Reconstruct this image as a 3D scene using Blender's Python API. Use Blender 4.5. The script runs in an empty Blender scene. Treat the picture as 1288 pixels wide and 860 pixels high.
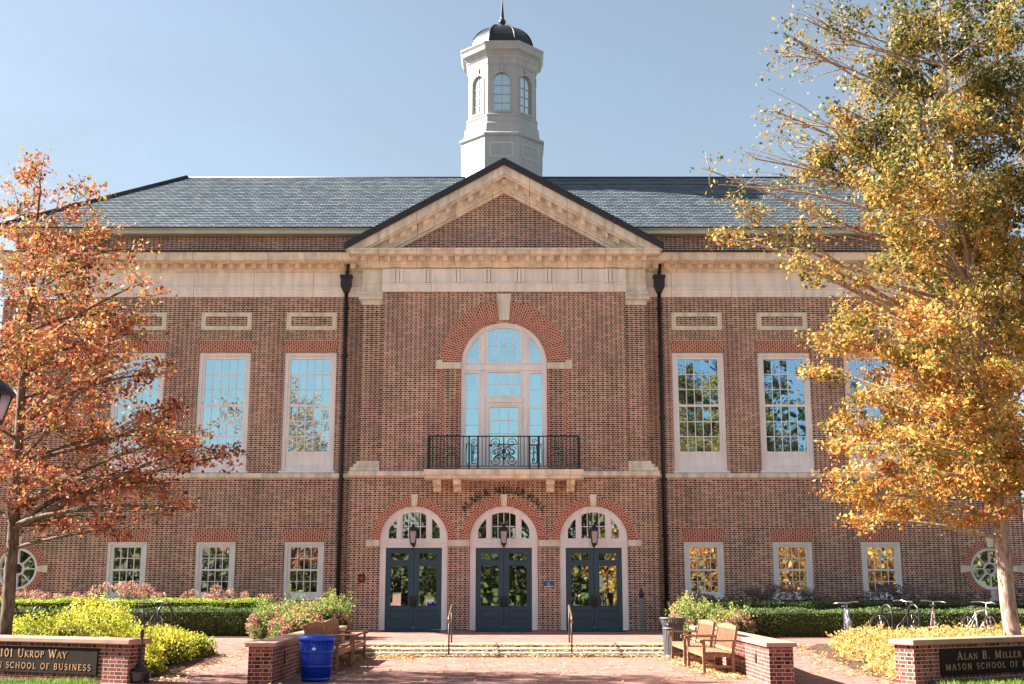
import bpy, bmesh, math, random
import numpy as np
from math import pi, sin, cos, radians, sqrt, atan2, floor
from mathutils import Vector, Matrix
from mathutils.geometry import tessellate_polygon

S = bpy.context.scene
COL = S.collection
# ------------------------------------------------------------------ camera
cd = bpy.data.cameras.new("camera")
cd.sensor_fit = 'HORIZONTAL'; cd.sensor_width = 36.0; cd.lens = 41.93
cd.clip_start = 0.1; cd.clip_end = 2000
cam = bpy.data.objects.new("camera", cd); COL.objects.link(cam)
cam.location = (0.255, 0.0, 1.66)
cam.rotation_euler = (radians(90 + 11.6), 0, 0)
S.camera = cam
# ------------------------------------------------------------------ world and sun
SUN_EL, SUN_BACK = radians(38), radians(9.6)      # from the left, a little behind the front wall
sun_dir = Vector((-cos(SUN_EL) * cos(SUN_BACK), cos(SUN_EL) * sin(SUN_BACK), sin(SUN_EL)))
W = bpy.data.worlds.new("World"); S.world = W; W.use_nodes = True
nt = W.node_tree; nt.nodes.clear()
wo = nt.nodes.new('ShaderNodeOutputWorld'); bg = nt.nodes.new('ShaderNodeBackground')
sky = nt.nodes.new('ShaderNodeTexSky'); sky.sky_type = 'NISHITA'; sky.sun_disc = False
sky.sun_elevation = SUN_EL
sky.sun_rotation = atan2(sun_dir.x, sun_dir.y) % (2 * pi)
sky.altitude = 0; sky.air_density = 1.0; sky.dust_density = 1.2; sky.ozone_density = 1.2
bg.inputs[1].default_value = 0.07
hs = nt.nodes.new('ShaderNodeHueSaturation'); hs.inputs['Hue'].default_value = 0.488; hs.inputs['Saturation'].default_value = 0.76; hs.inputs['Value'].default_value = 0.60
nt.links.new(sky.outputs[0], hs.inputs['Color']); # a thin uneven veil of high cloud
wtc = nt.nodes.new('ShaderNodeTexCoord'); wmp = nt.nodes.new('ShaderNodeMapping'); wmp.inputs['Scale'].default_value = (1.6, 1.6, 5.0); wmp.inputs['Rotation'].default_value = (0.0, 0.35, 0.4)
wno = nt.nodes.new('ShaderNodeTexNoise'); wno.inputs['Scale'].default_value = 1.5; wno.inputs['Detail'].default_value = 6; wno.inputs['Distortion'].default_value = 0.6
wrp = nt.nodes.new('ShaderNodeValToRGB'); wrp.color_ramp.elements[0].position = 0.40; wrp.color_ramp.elements[1].position = 0.75; wrp.color_ramp.elements[1].color = (0.45, 0.45, 0.45, 1)
wmx = nt.nodes.new('ShaderNodeMix'); wmx.data_type = 'RGBA'; wmx.inputs[7].default_value = (1.35, 1.55, 1.75, 1)
nt.links.new(wtc.outputs['Generated'], wmp.inputs[0]); nt.links.new(wmp.outputs[0], wno.inputs['Vector']); nt.links.new(wno.outputs[0], wrp.inputs[0])
nt.links.new(wrp.outputs[0], wmx.inputs[0]); nt.links.new(hs.outputs[0], wmx.inputs[6]); nt.links.new(wmx.outputs[2], bg.inputs[0]); nt.links.new(bg.outputs[0], wo.inputs[0])
sd = bpy.data.lights.new("sun", 'SUN'); sd.energy = 5.0; sd.angle = radians(0.6); sd.color = (1.0, 0.93, 0.82)
sun = bpy.data.objects.new("sun", sd); COL.objects.link(sun)
sun.rotation_euler = sun_dir.to_track_quat('Z', 'Y').to_euler()
S.view_settings.view_transform = 'Standard'; S.view_settings.look = 'None'
S.view_settings.exposure = 2.25; S.view_settings.gamma = 1.0
S.view_settings.use_curve_mapping = False
S.cycles.max_bounces = 8; S.cycles.diffuse_bounces = 4; S.cycles.transparent_max_bounces = 8

# ------------------------------------------------------------------ materials
def new_mat(name):
    m = bpy.data.materials.new(name); m.use_nodes = True
    n = m.node_tree; n.nodes.clear()
    return m, n, n.nodes, n.links
def ramp(N, stops, interp='LINEAR'):
    r = N.new('ShaderNodeValToRGB'); r.color_ramp.interpolation = interp
    e = r.color_ramp.elements
    while len(e) > len(stops): e.remove(e[-1])
    while len(e) < len(stops): e.new(0.5)
    for i, (p, c) in enumerate(stops):
        e[i].position = p; e[i].color = (c[0], c[1], c[2], 1)
    return r
def mth(N, L, op, a, b=None, clamp=False):
    n = N.new('ShaderNodeMath'); n.operation = op; n.use_clamp = clamp
    for i, v in enumerate((a, b)):
        if v is None: continue
        if isinstance(v, (int, float)): n.inputs[i].default_value = v
        else: L.new(v, n.inputs[i])
    return n.outputs[0]
def mixc(N, L, fac, a, b, mode='MIX'):
    n = N.new('ShaderNodeMix'); n.data_type = 'RGBA'; n.blend_type = mode
    if isinstance(fac, (int, float)): n.inputs[0].default_value = fac
    else: L.new(fac, n.inputs[0])
    for k, v in ((6, a), (7, b)):
        if isinstance(v, tuple): n.inputs[k].default_value = (v[0], v[1], v[2], 1)
        else: L.new(v, n.inputs[k])
    return n.outputs[2]
def finish(m, n, N, L, col, rough=0.7, bump=None, bstr=0.3, bdist=0.01, metal=0.0, spec=0.5):
    o = N.new('ShaderNodeOutputMaterial'); p = N.new('ShaderNodeBsdfPrincipled')
    if isinstance(col, tuple): p.inputs['Base Color'].default_value = (*col, 1)
    else: L.new(col, p.inputs['Base Color'])
    if isinstance(rough, (int, float)): p.inputs['Roughness'].default_value = rough
    else: L.new(rough, p.inputs['Roughness'])
    p.inputs['Metallic'].default_value = metal
    p.inputs['Specular IOR Level'].default_value = spec
    if bump is not None:
        b = N.new('ShaderNodeBump'); b.inputs['Strength'].default_value = bstr; b.inputs['Distance'].default_value = bdist
        L.new(bump, b.inputs['Height']); L.new(b.outputs[0], p.inputs['Normal'])
    L.new(p.outputs[0], o.inputs[0])
    return m
def plain(name, col, rough=0.6, var=0.12, scale=3.0, metal=0.0, spec=0.5, bump=0.0, streak=0.0, joint=0.0):
    m, n, N, L = new_mat(name)
    tc = N.new('ShaderNodeTexCoord'); no = N.new('ShaderNodeTexNoise')
    no.inputs['Scale'].default_value = scale; no.inputs['Detail'].default_value = 6
    L.new(tc.outputs['Object'], no.inputs['Vector'])
    lo = tuple(c * (1 - var) for c in col); hi = tuple(min(1, c * (1 + var)) for c in col)
    r = ramp(N, [(0.3, lo), (0.7, hi)]); L.new(no.outputs[0], r.inputs[0])
    c = r.outputs[0]
    if streak:                                   # weathering runs and grime
        mp = N.new('ShaderNodeMapping'); mp.inputs['Scale'].default_value = (5.0, 5.0, 0.7); L.new(tc.outputs['Object'], mp.inputs[0])
        n2 = N.new('ShaderNodeTexNoise'); n2.inputs['Scale'].default_value = 1.0; n2.inputs['Detail'].default_value = 7; L.new(mp.outputs[0], n2.inputs['Vector'])
        r2 = ramp(N, [(0.36, (1 - streak, 1 - streak, 1 - streak * .9)), (0.58, (1, 1, 1))]); L.new(n2.outputs[0], r2.inputs[0])
        c = mixc(N, L, 1.0, c, r2.outputs[0], 'MULTIPLY')
    if joint:                                    # butt joints between the blocks
        sx = N.new('ShaderNodeSeparateXYZ'); L.new(tc.outputs['Object'], sx.inputs[0])
        j = mth(N, L, 'LESS_THAN', mth(N, L, 'FRACT', mth(N, L, 'DIVIDE', mth(N, L, 'ADD', sx.outputs[0], 0.4), joint)), 0.016 / joint)
        c = mixc(N, L, mth(N, L, 'MULTIPLY', j, 0.6), c, (0.12, 0.10, 0.09))
    return finish(m, n, N, L, c, rough, no.outputs[0] if bump else None, bump, 0.01, metal, spec)

def flemish(name, stretcher, header, mortar, mort_w=1.0):
    m, n, N, L = new_mat(name)
    tc = N.new('ShaderNodeTexCoord'); sx = N.new('ShaderNodeSeparateXYZ'); L.new(tc.outputs['Object'], sx.inputs[0])
    u = mth(N, L, 'ADD', sx.outputs[0], sx.outputs[1]); v = sx.outputs[2]
    cv = mth(N, L, 'DIVIDE', v, 0.066)
    row = mth(N, L, 'FLOOR', cv); fv = mth(N, L, 'FRACT', cv)
    odd = mth(N, L, 'FLOORED_MODULO', row, 2.0)
    uu = mth(N, L, 'ADD', mth(N, L, 'DIVIDE', u, 0.30), mth(N, L, 'MULTIPLY', odd, 0.5))
    cell = mth(N, L, 'FLOOR', uu); fu = mth(N, L, 'FRACT', uu)
    ish = mth(N, L, 'GREATER_THAN', fu, 0.655)
    mw, mh = 0.048 * mort_w, 0.215 * mort_w
    j1 = mth(N, L, 'LESS_THAN', fv, mh)
    j2 = mth(N, L, 'LESS_THAN', fu, mw)
    d = mth(N, L, 'ABSOLUTE', mth(N, L, 'SUBTRACT', fu, 0.655 + mw / 2)); j3 = mth(N, L, 'LESS_THAN', d, mw / 2)
    joint = mth(N, L, 'MAXIMUM', j1, mth(N, L, 'MAXIMUM', j2, j3))
    cid = mth(N, L, 'ADD', mth(N, L, 'MULTIPLY', cell, 2.0), ish)
    cx = N.new('ShaderNodeCombineXYZ'); L.new(cid, cx.inputs[0]); L.new(row, cx.inputs[1])
    wn = N.new('ShaderNodeTexWhiteNoise'); wn.noise_dimensions = '2D'; L.new(cx.outputs[0], wn.inputs['Vector'])
    rs = ramp(N, stretcher); L.new(wn.outputs['Value'], rs.inputs[0])
    rh = ramp(N, header); L.new(wn.outputs['Value'], rh.inputs[0])
    brick = mixc(N, L, ish, rs.outputs[0], rh.outputs[0])
    no = N.new('ShaderNodeTexNoise'); no.inputs['Scale'].default_value = 0.55; no.inputs['Detail'].default_value = 5
    L.new(tc.outputs['Object'], no.inputs['Vector'])
    r2 = ramp(N, [(0.3, tuple(c * 0.82 for c in mortar)), (0.7, mortar)]); L.new(no.outputs[0], r2.inputs[0])
    r3 = ramp(N, [(0.3, (0.72, 0.72, 0.76)), (0.7, (1.16, 1.08, 1.0))]); L.new(no.outputs[0], r3.inputs[0])
    brick = mixc(N, L, 1.0, brick, r3.outputs[0], 'MULTIPLY')
    c = mixc(N, L, joint, brick, r2.outputs[0])
    mp = N.new('ShaderNodeMapping'); mp.inputs['Scale'].default_value = (1.6, 1.6, 0.28); L.new(tc.outputs['Object'], mp.inputs[0])
    n2 = N.new('ShaderNodeTexNoise'); n2.inputs['Scale'].default_value = 1.0; n2.inputs['Detail'].default_value = 8; n2.inputs['Roughness'].default_value = 0.65; L.new(mp.outputs[0], n2.inputs['Vector'])
    r4 = ramp(N, [(0.32, (0.70, 0.68, 0.68)), (0.55, (1, 1, 1)), (0.72, (1.06, 1.04, 1.0))]); L.new(n2.outputs[0], r4.inputs[0])
    c = mixc(N, L, 1.0, c, r4.outputs[0], 'MULTIPLY')
    return finish(m, n, N, L, c, 0.85, None, 0, 0.006, spec=0.25)
M = {}
M['brick'] = flemish('flemish_brick',
    [(0.0, (0.15, 0.040, 0.032)), (0.35, (0.31, 0.082, 0.056)), (0.7, (0.43, 0.130, 0.082)), (1.0, (0.56, 0.235, 0.14))],
    [(0.0, (0.018, 0.014, 0.016)), (0.7, (0.035, 0.022, 0.022)), (0.9, (0.07, 0.035, 0.03)), (1.0, (0.2, 0.08, 0.06))], (0.95, 0.84, 0.68))
M['brick_low'] = flemish('low_wall_brick',
    [(0.0, (0.13, 0.04, 0.035)), (0.5, (0.24, 0.07, 0.05)), (1.0, (0.36, 0.13, 0.09))],
    [(0.0, (0.03, 0.018, 0.02)), (0.5, (0.12, 0.04, 0.04)), (1.0, (0.2, 0.06, 0.05))], (0.55, 0.42, 0.35), 0.75)

def red_arch(name, c1=(0.26, 0.05, 0.035, 1), c2=(0.42, 0.11, 0.065, 1), mo=(0.72, 0.50, 0.38, 1), bw=0.13, ms=0.009):
    m, n, N, L = new_mat(name)
    uv = N.new('ShaderNodeUVMap'); br = N.new('ShaderNodeTexBrick')
    br.inputs['Scale'].default_value = 1.0; br.inputs['Brick Width'].default_value = bw; br.inputs['Row Height'].default_value = 0.072
    br.inputs['Mortar Size'].default_value = ms; br.inputs['Mortar Smooth'].default_value = 0.2
    br.inputs['Color1'].default_value = c1; br.inputs['Color2'].default_value = c2
    br.inputs['Mortar'].default_value = mo; br.inputs['Bias'].default_value = 0
    L.new(uv.outputs[0], br.inputs['Vector'])
    return finish(m, n, N, L, br.outputs[0], 0.85, spec=0.25)
M['redbrick'] = red_arch('rubbed_red_brick')
M['archbrick'] = red_arch('brown_arch_brick', (0.22, 0.045, 0.032, 1), (0.44, 0.11, 0.065, 1), (0.70, 0.49, 0.36, 1), 0.118, 0.010)

def uvbrick(name, bw, rh, ms, stops, mort, scale=1.0, bump=0.4, rough=0.7, off=0.5):
    m, n, N, L = new_mat(name)
    uv = N.new('ShaderNodeUVMap'); br = N.new('ShaderNodeTexBrick')
    br.inputs['Scale'].default_value = scale; br.inputs['Brick Width'].default_value = bw; br.inputs['Row Height'].default_value = rh
    br.inputs['Mortar Size'].default_value = ms; br.offset = off
    br.inputs['Color1'].default_value = (0, 0, 0, 1); br.inputs['Color2'].default_value = (1, 1, 1, 1); br.inputs['Mortar'].default_value = (0, 0, 0, 1)
    L.new(uv.outputs[0], br.inputs['Vector'])
    no = N.new('ShaderNodeTexNoise'); no.inputs['Scale'].default_value = 0.7; no.inputs['Detail'].default_value = 7
    L.new(uv.outputs[0], no.inputs['Vector'])
    f = mth(N, L, 'ADD', mth(N, L, 'MULTIPLY', br.outputs[0], 0.65), mth(N, L, 'MULTIPLY', no.outputs[0], 0.42))
    r = ramp(N, stops); L.new(f, r.inputs[0])
    c = mixc(N, L, br.outputs['Fac'], r.outputs[0], mort)
    return finish(m, n, N, L, c, rough, br.outputs['Fac'], -bump, 0.01, spec=0.3)
M['slate'] = uvbrick('roof_slate', 0.24, 0.18, 0.018,
    [(0.10, (0.055, 0.075, 0.10)), (0.45, (0.095, 0.125, 0.155)), (0.75, (0.14, 0.17, 0.20)), (1.0, (0.20, 0.21, 0.21))], (0.02, 0.026, 0.035), bump=0.8, rough=0.55)
M['paving'] = uvbrick('brick_paving', 0.21, 0.105, 0.007,
    [(0.1, (0.15, 0.055, 0.048)), (0.5, (0.26, 0.118, 0.098)), (1.0, (0.37, 0.205, 0.17))], (0.27, 0.18, 0.15), bump=0.3, rough=0.9)
M['stone'] = plain('cast_stone', (0.87, 0.76, 0.62), 0.8, 0.10, 1.3, spec=0.3, streak=.28, joint=1.22)
M['limestone'] = plain('pale_limestone', (0.80, 0.73, 0.60), 0.8, 0.10, 2.0, spec=0.3, streak=.25)
M['frieze'] = plain('painted_stone_frieze', (0.92, 0.85, 0.80), 0.75, 0.06, 0.8, spec=0.3, streak=.16, joint=1.97)
M['white'] = plain('white_painted_wood', (0.90, 0.87, 0.87), 0.5, 0.04, 1.5, streak=.10)
M['cupola'] = plain('cupola_white_paint', (0.42, 0.405, 0.41), 0.5, 0.03, 1.0, streak=.12)
M['door'] = plain('teal_blue_door_paint', (0.028, 0.078, 0.112), 0.42, 0.10, 2.0)
M['iron'] = plain('black_iron', (0.012, 0.013, 0.016), 0.45, 0.2, 8.0)
M['pipe'] = plain('dark_bronze_pipe', (0.022, 0.018, 0.018), 0.5, 0.2, 4.0)
M['copper'] = plain('dark_bronze_sheet', (0.022, 0.02, 0.026), 0.5, 0.25, 3.0)
M['dome'] = plain('dark_dome_metal', (0.035, 0.035, 0.033), 0.35, 0.2, 3.0, metal=0.6)
M['bronze'] = plain('bronze_rail', (0.20, 0.11, 0.07), 0.4, 0.25, 6.0, metal=0.5)
M['gutter'] = plain('grey_green_gutter', (0.58, 0.60, 0.54), 0.6, 0.08, 2.0)
M['letter'] = plain('black_letter', (0.015, 0.013, 0.013), 0.5, 0.1, 2.0)
M['plaque'] = plain('dark_bronze_plaque', (0.020, 0.013, 0.011), 0.85, 0.25, 5.0, spec=0.15)
M['gold'] = plain('tan_letter', (0.42, 0.24, 0.12), 0.5, 0.15, 5.0)
M['cap'] = plain('coping_stone', (0.36, 0.215, 0.17), 0.8, 0.14, 3.0, spec=0.3)
M['teak'] = plain('weathered_teak', (0.25, 0.135, 0.08), 0.7, 0.25, 9.0, spec=0.3)
M['bluebin'] = plain('blue_plastic', (0.005, 0.06, 0.52), 0.4, 0.08, 3.0)
M['greybin'] = plain('grey_steel_slats', (0.085, 0.085, 0.095), 0.5, 0.12, 6.0)
M['darkgrey'] = plain('dark_grey_plastic', (0.02, 0.02, 0.024), 0.4, 0.2, 5.0)
M['greypost'] = plain('grey_painted_post', (0.16, 0.17, 0.18), 0.5, 0.1, 5.0)
M['signblue'] = plain('sign_blue', (0.01, 0.11, 0.30), 0.45, 0.03, 3.0)
M['signwhite'] = plain('sign_white', (0.78, 0.78, 0.78), 0.5, 0.02, 3.0)
M['signred'] = plain('alarm_red', (0.45, 0.03, 0.03), 0.4, 0.05, 3.0)
M['mulch'] = plain('bark_mulch', (0.10, 0.06, 0.045), 0.95, 0.5, 14.0, spec=0.1, bump=0.6)
M['lawn'] = plain('lawn_ground', (0.07, 0.10, 0.03), 0.95, 0.4, 2.0, spec=0.1)
M['mat'] = plain('dark_door_mat', (0.02, 0.028, 0.05), 0.95, 0.2, 12.0)
M['lampglass'] = plain('frosted_lamp_glass', (0.42, 0.36, 0.40), 0.25, 0.08, 5.0)
M['blind'] = plain('pale_blind', (0.62, 0.62, 0.58), 0.7, 0.03, 2.0)
M['rubber'] = plain('black_rubber', (0.015, 0.015, 0.016), 0.7, 0.1, 5.0)
M['chrome'] = plain('bright_metal', (0.55, 0.55, 0.57), 0.3, 0.05, 5.0, metal=1.0)

def glass(name, refl, dark, tint, wob=0.012):
    m, n, N, L = new_mat(name)
    o = N.new('ShaderNodeOutputMaterial'); mx = N.new('ShaderNodeMixShader')
    g = N.new('ShaderNodeBsdfGlossy'); g.inputs['Roughness'].default_value = 0.015; g.inputs['Color'].default_value = (*tint, 1)
    d = N.new('ShaderNodeBsdfDiffuse'); d.inputs['Color'].default_value = (*dark, 1)
    tc = N.new('ShaderNodeTexCoord'); no = N.new('ShaderNodeTexNoise'); no.inputs['Scale'].default_value = 1.1; no.inputs['Detail'].default_value = 1
    L.new(tc.outputs['Object'], no.inputs['Vector'])
    b = N.new('ShaderNodeBump'); b.inputs['Strength'].default_value = wob; b.inputs['Distance'].default_value = 0.2
    L.new(no.outputs[0], b.inputs['Height'])
    fl = N.new('ShaderNodeVectorMath'); fl.operation = 'MULTIPLY_ADD'; fl.inputs[1].default_value = (3.88, 0, 2.02); fl.inputs[2].default_value = (2.5, 0, .0); L.new(tc.outputs['Object'], fl.inputs[0])
    f2 = N.new('ShaderNodeVectorMath'); f2.operation = 'FLOOR'; L.new(fl.outputs[0], f2.inputs[0])
    oi = N.new('ShaderNodeObjectInfo'); ad = N.new('ShaderNodeVectorMath'); ad.operation = 'ADD'; L.new(f2.outputs[0], ad.inputs[0]); L.new(oi.outputs['Location'], ad.inputs[1])
    wn = N.new('ShaderNodeTexWhiteNoise'); L.new(ad.outputs[0], wn.inputs['Vector'])
    sb = N.new('ShaderNodeVectorMath'); sb.operation = 'SUBTRACT'; sb.inputs[1].default_value = (.5, .5, .5); L.new(wn.outputs['Color'], sb.inputs[0])
    sc_ = N.new('ShaderNodeVectorMath'); sc_.operation = 'SCALE'; sc_.inputs['Scale'].default_value = 0.022; L.new(sb.outputs[0], sc_.inputs[0])
    a2 = N.new('ShaderNodeVectorMath'); a2.operation = 'ADD'; L.new(b.outputs[0], a2.inputs[0]); L.new(sc_.outputs[0], a2.inputs[1])
    nm = N.new('ShaderNodeVectorMath'); nm.operation = 'NORMALIZE'; L.new(a2.outputs[0], nm.inputs[0]); L.new(nm.outputs[0], g.inputs['Normal'])
    mx.inputs[0].default_value = refl
    L.new(d.outputs[0], mx.inputs[1]); L.new(g.outputs[0], mx.inputs[2]); L.new(mx.outputs[0], o.inputs[0])
    return m
M['glass'] = glass('coated_window_glass', 0.75, (0.012, 0.02, 0.024), (0.40, 0.70, 0.95))  # deep blue tint darkens what the right-hand upper panes mirror
M['glass_bright_sky'] = glass('window_glass_painted_sky', 0.68, (0.30, 0.38, 0.38), (0.60, 0.92, 1.0))  # pale body colour paints a bright sky reflection into the panes
M['glass_low'] = glass('ground_floor_glass', 0.70, (0.012, 0.02, 0.024), (0.92, 0.92, 0.88))
M['glass_door'] = glass('door_glass', 0.55, (0.012, 0.014, 0.014), (0.9, 0.95, 0.92))
M['glass_cup'] = glass('cupola_glass', 0.55, (0.25, 0.30, 0.27), (0.85, 0.95, 0.95), 0.03)

def leafmat(name, stops, transl=0.34, rough=0.6, hgt=None):
    m, n, N, L = new_mat(name)
    o = N.new('ShaderNodeOutputMaterial')
    ge = N.new('ShaderNodeNewGeometry'); tc = N.new('ShaderNodeTexCoord'); no = N.new('ShaderNodeTexNoise')
    no.inputs['Scale'].default_value = 1.1; no.inputs['Detail'].default_value = 3
    L.new(tc.outputs['Object'], no.inputs['Vector'])
    f = mth(N, L, 'ADD', mth(N, L, 'MULTIPLY', ge.outputs['Random Per Island'], 0.66), mth(N, L, 'MULTIPLY', mth(N, L, 'SUBTRACT', no.outputs[0], 0.39), 1.5))
    if hgt:
        sx = N.new('ShaderNodeSeparateXYZ'); L.new(tc.outputs['Object'], sx.inputs[0])
        f = mth(N, L, 'SUBTRACT', f, mth(N, L, 'MULTIPLY', mth(N, L, 'SUBTRACT', sx.outputs[2], hgt[0]), hgt[1]))
    r = ramp(N, stops); L.new(f, r.inputs[0])
    p = N.new('ShaderNodeBsdfPrincipled'); p.inputs['Roughness'].default_value = rough; p.inputs['Specular IOR Level'].default_value = 0.25
    t = N.new('ShaderNodeBsdfTranslucent'); mx = N.new('ShaderNodeMixShader'); mx.inputs[0].default_value = transl
    L.new(r.outputs[0], p.inputs['Base Color']); L.new(r.outputs[0], t.inputs[0])
    L.new(p.outputs[0], mx.inputs[1]); L.new(t.outputs[0], mx.inputs[2]); L.new(mx.outputs[0], o.inputs[0])
    return m
M['leaf_rust'] = leafmat('rust_oak_leaf', [(0.0, (0.07, 0.024, 0.016)), (0.22, (0.20, 0.055, 0.032)), (0.40, (0.40, 0.11, 0.055)), (0.55, (0.52, 0.16, 0.075)), (0.66, (0.56, 0.25, 0.13)), (0.74, (0.20, 0.20, 0.045)), (0.85, (0.60, 0.42, 0.08)), (1.0, (0.58, 0.31, 0.20))], hgt=(5.5, -0.03))
M['leaf_gold'] = leafmat('gold_oak_leaf', [(0.0, (0.055, 0.07, 0.018)), (0.2, (0.15, 0.155, 0.04)), (0.36, (0.30, 0.25, 0.06)), (0.50, (0.48, 0.33, 0.085)), (0.62, (0.60, 0.36, 0.08)), (0.75, (0.60, 0.28, 0.07)), (0.88, (0.52, 0.19, 0.06)), (1.0, (0.36, 0.12, 0.05))], hgt=(6.6, 0.042))
M['leaf_yellow'] = leafmat('yellow_green_shrub_leaf', [(0.0, (0.05, 0.10, 0.015)), (0.25, (0.20, 0.26, 0.03)), (0.5, (0.52, 0.52, 0.05)), (0.8, (0.80, 0.70, 0.08)), (1.0, (0.55, 0.28, 0.06))])
M['leaf_amber'] = leafmat('amber_shrub_leaf', [(0.0, (0.14, 0.10, 0.04)), (0.25, (0.42, 0.30, 0.10)), (0.5, (0.72, 0.54, 0.18)), (0.8, (0.70, 0.46, 0.18)), (1.0, (0.55, 0.30, 0.22))])
M['leaf_box'] = leafmat('clipped_hedge_leaf', [(0.0, (0.038, 0.068, 0.022)), (0.5, (0.090, 0.150, 0.045)), (0.85, (0.180, 0.240, 0.075)), (1.0, (0.375, 0.300, 0.120))], 0.2)
M['leaf_lime'] = leafmat('lime_hedge_leaf', [(0.0, (0.120, 0.195, 0.030)), (0.5, (0.330, 0.450, 0.045)), (1.0, (0.570, 0.630, 0.075))], 0.3)
M['leaf_flower'] = leafmat('abelia_leaf', [(0.0, (0.070, 0.126, 0.028)), (0.4, (0.224, 0.308, 0.070)), (0.65, (0.476, 0.532, 0.140)), (0.85, (0.588, 0.308, 0.224)), (1.0, (0.630, 0.140, 0.224))], 0.3)
M['petal_pink'] = leafmat('pink_petal', [(0.0, (0.45, 0.08, 0.14)), (0.5, (0.55, 0.16, 0.22)), (1.0, (0.6, 0.36, 0.34))], 0.3)
M['hyd_tan'] = leafmat('dried_hydrangea_head', [(0.0, (0.31, 0.145, 0.095)), (0.5, (0.552, 0.312, 0.228)), (1.0, (0.660, 0.456, 0.336))], 0.25)
M['hyd_grey'] = leafmat('faded_hydrangea_head', [(0.0, (0.14, 0.09, 0.09)), (0.5, (0.26, 0.19, 0.19)), (1.0, (0.38, 0.29, 0.28))], 0.2)
M['leaf_dark'] = leafmat('dark_wood_leaf', [(0.0, (0.012, 0.022, 0.008)), (0.5, (0.045, 0.065, 0.02)), (1.0, (0.16, 0.13, 0.035))], 0.2)
M['leaf_fallen'] = leafmat('fallen_leaf', [(0.0, (0.26, 0.13, 0.05)), (0.4, (0.50, 0.32, 0.12)), (0.8, (0.60, 0.46, 0.22)), (1.0, (0.45, 0.20, 0.08))], 0.15)
M['grass'] = leafmat('grass_blade', [(0.0, (0.06, 0.13, 0.02)), (0.6, (0.16, 0.28, 0.04)), (1.0, (0.28, 0.36, 0.06))], 0.3)

def bark(name, a, b):
    m, n, N, L = new_mat(name)
    tc = N.new('ShaderNodeTexCoord'); mp = N.new('ShaderNodeMapping'); mp.inputs['Scale'].default_value = (9, 9, 2.2)
    no = N.new('ShaderNodeTexNoise'); no.inputs['Scale'].default_value = 2; no.inputs['Detail'].default_value = 8
    L.new(tc.outputs['Object'], mp.inputs[0]); L.new(mp.outputs[0], no.inputs['Vector'])
    r = ramp(N, [(0.35, a), (0.65, b)]); L.new(no.outputs[0], r.inputs[0])
    return finish(m, n, N, L, r.outputs[0], 0.9, no.outputs[0], 0.7, 0.02, spec=0.2)
M['bark_dark'] = bark('grey_brown_bark', (0.07, 0.05, 0.04), (0.20, 0.15, 0.11))
M['bark_pale'] = bark('pale_bark', (0.20, 0.13, 0.10), (0.46, 0.36, 0.29))

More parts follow.
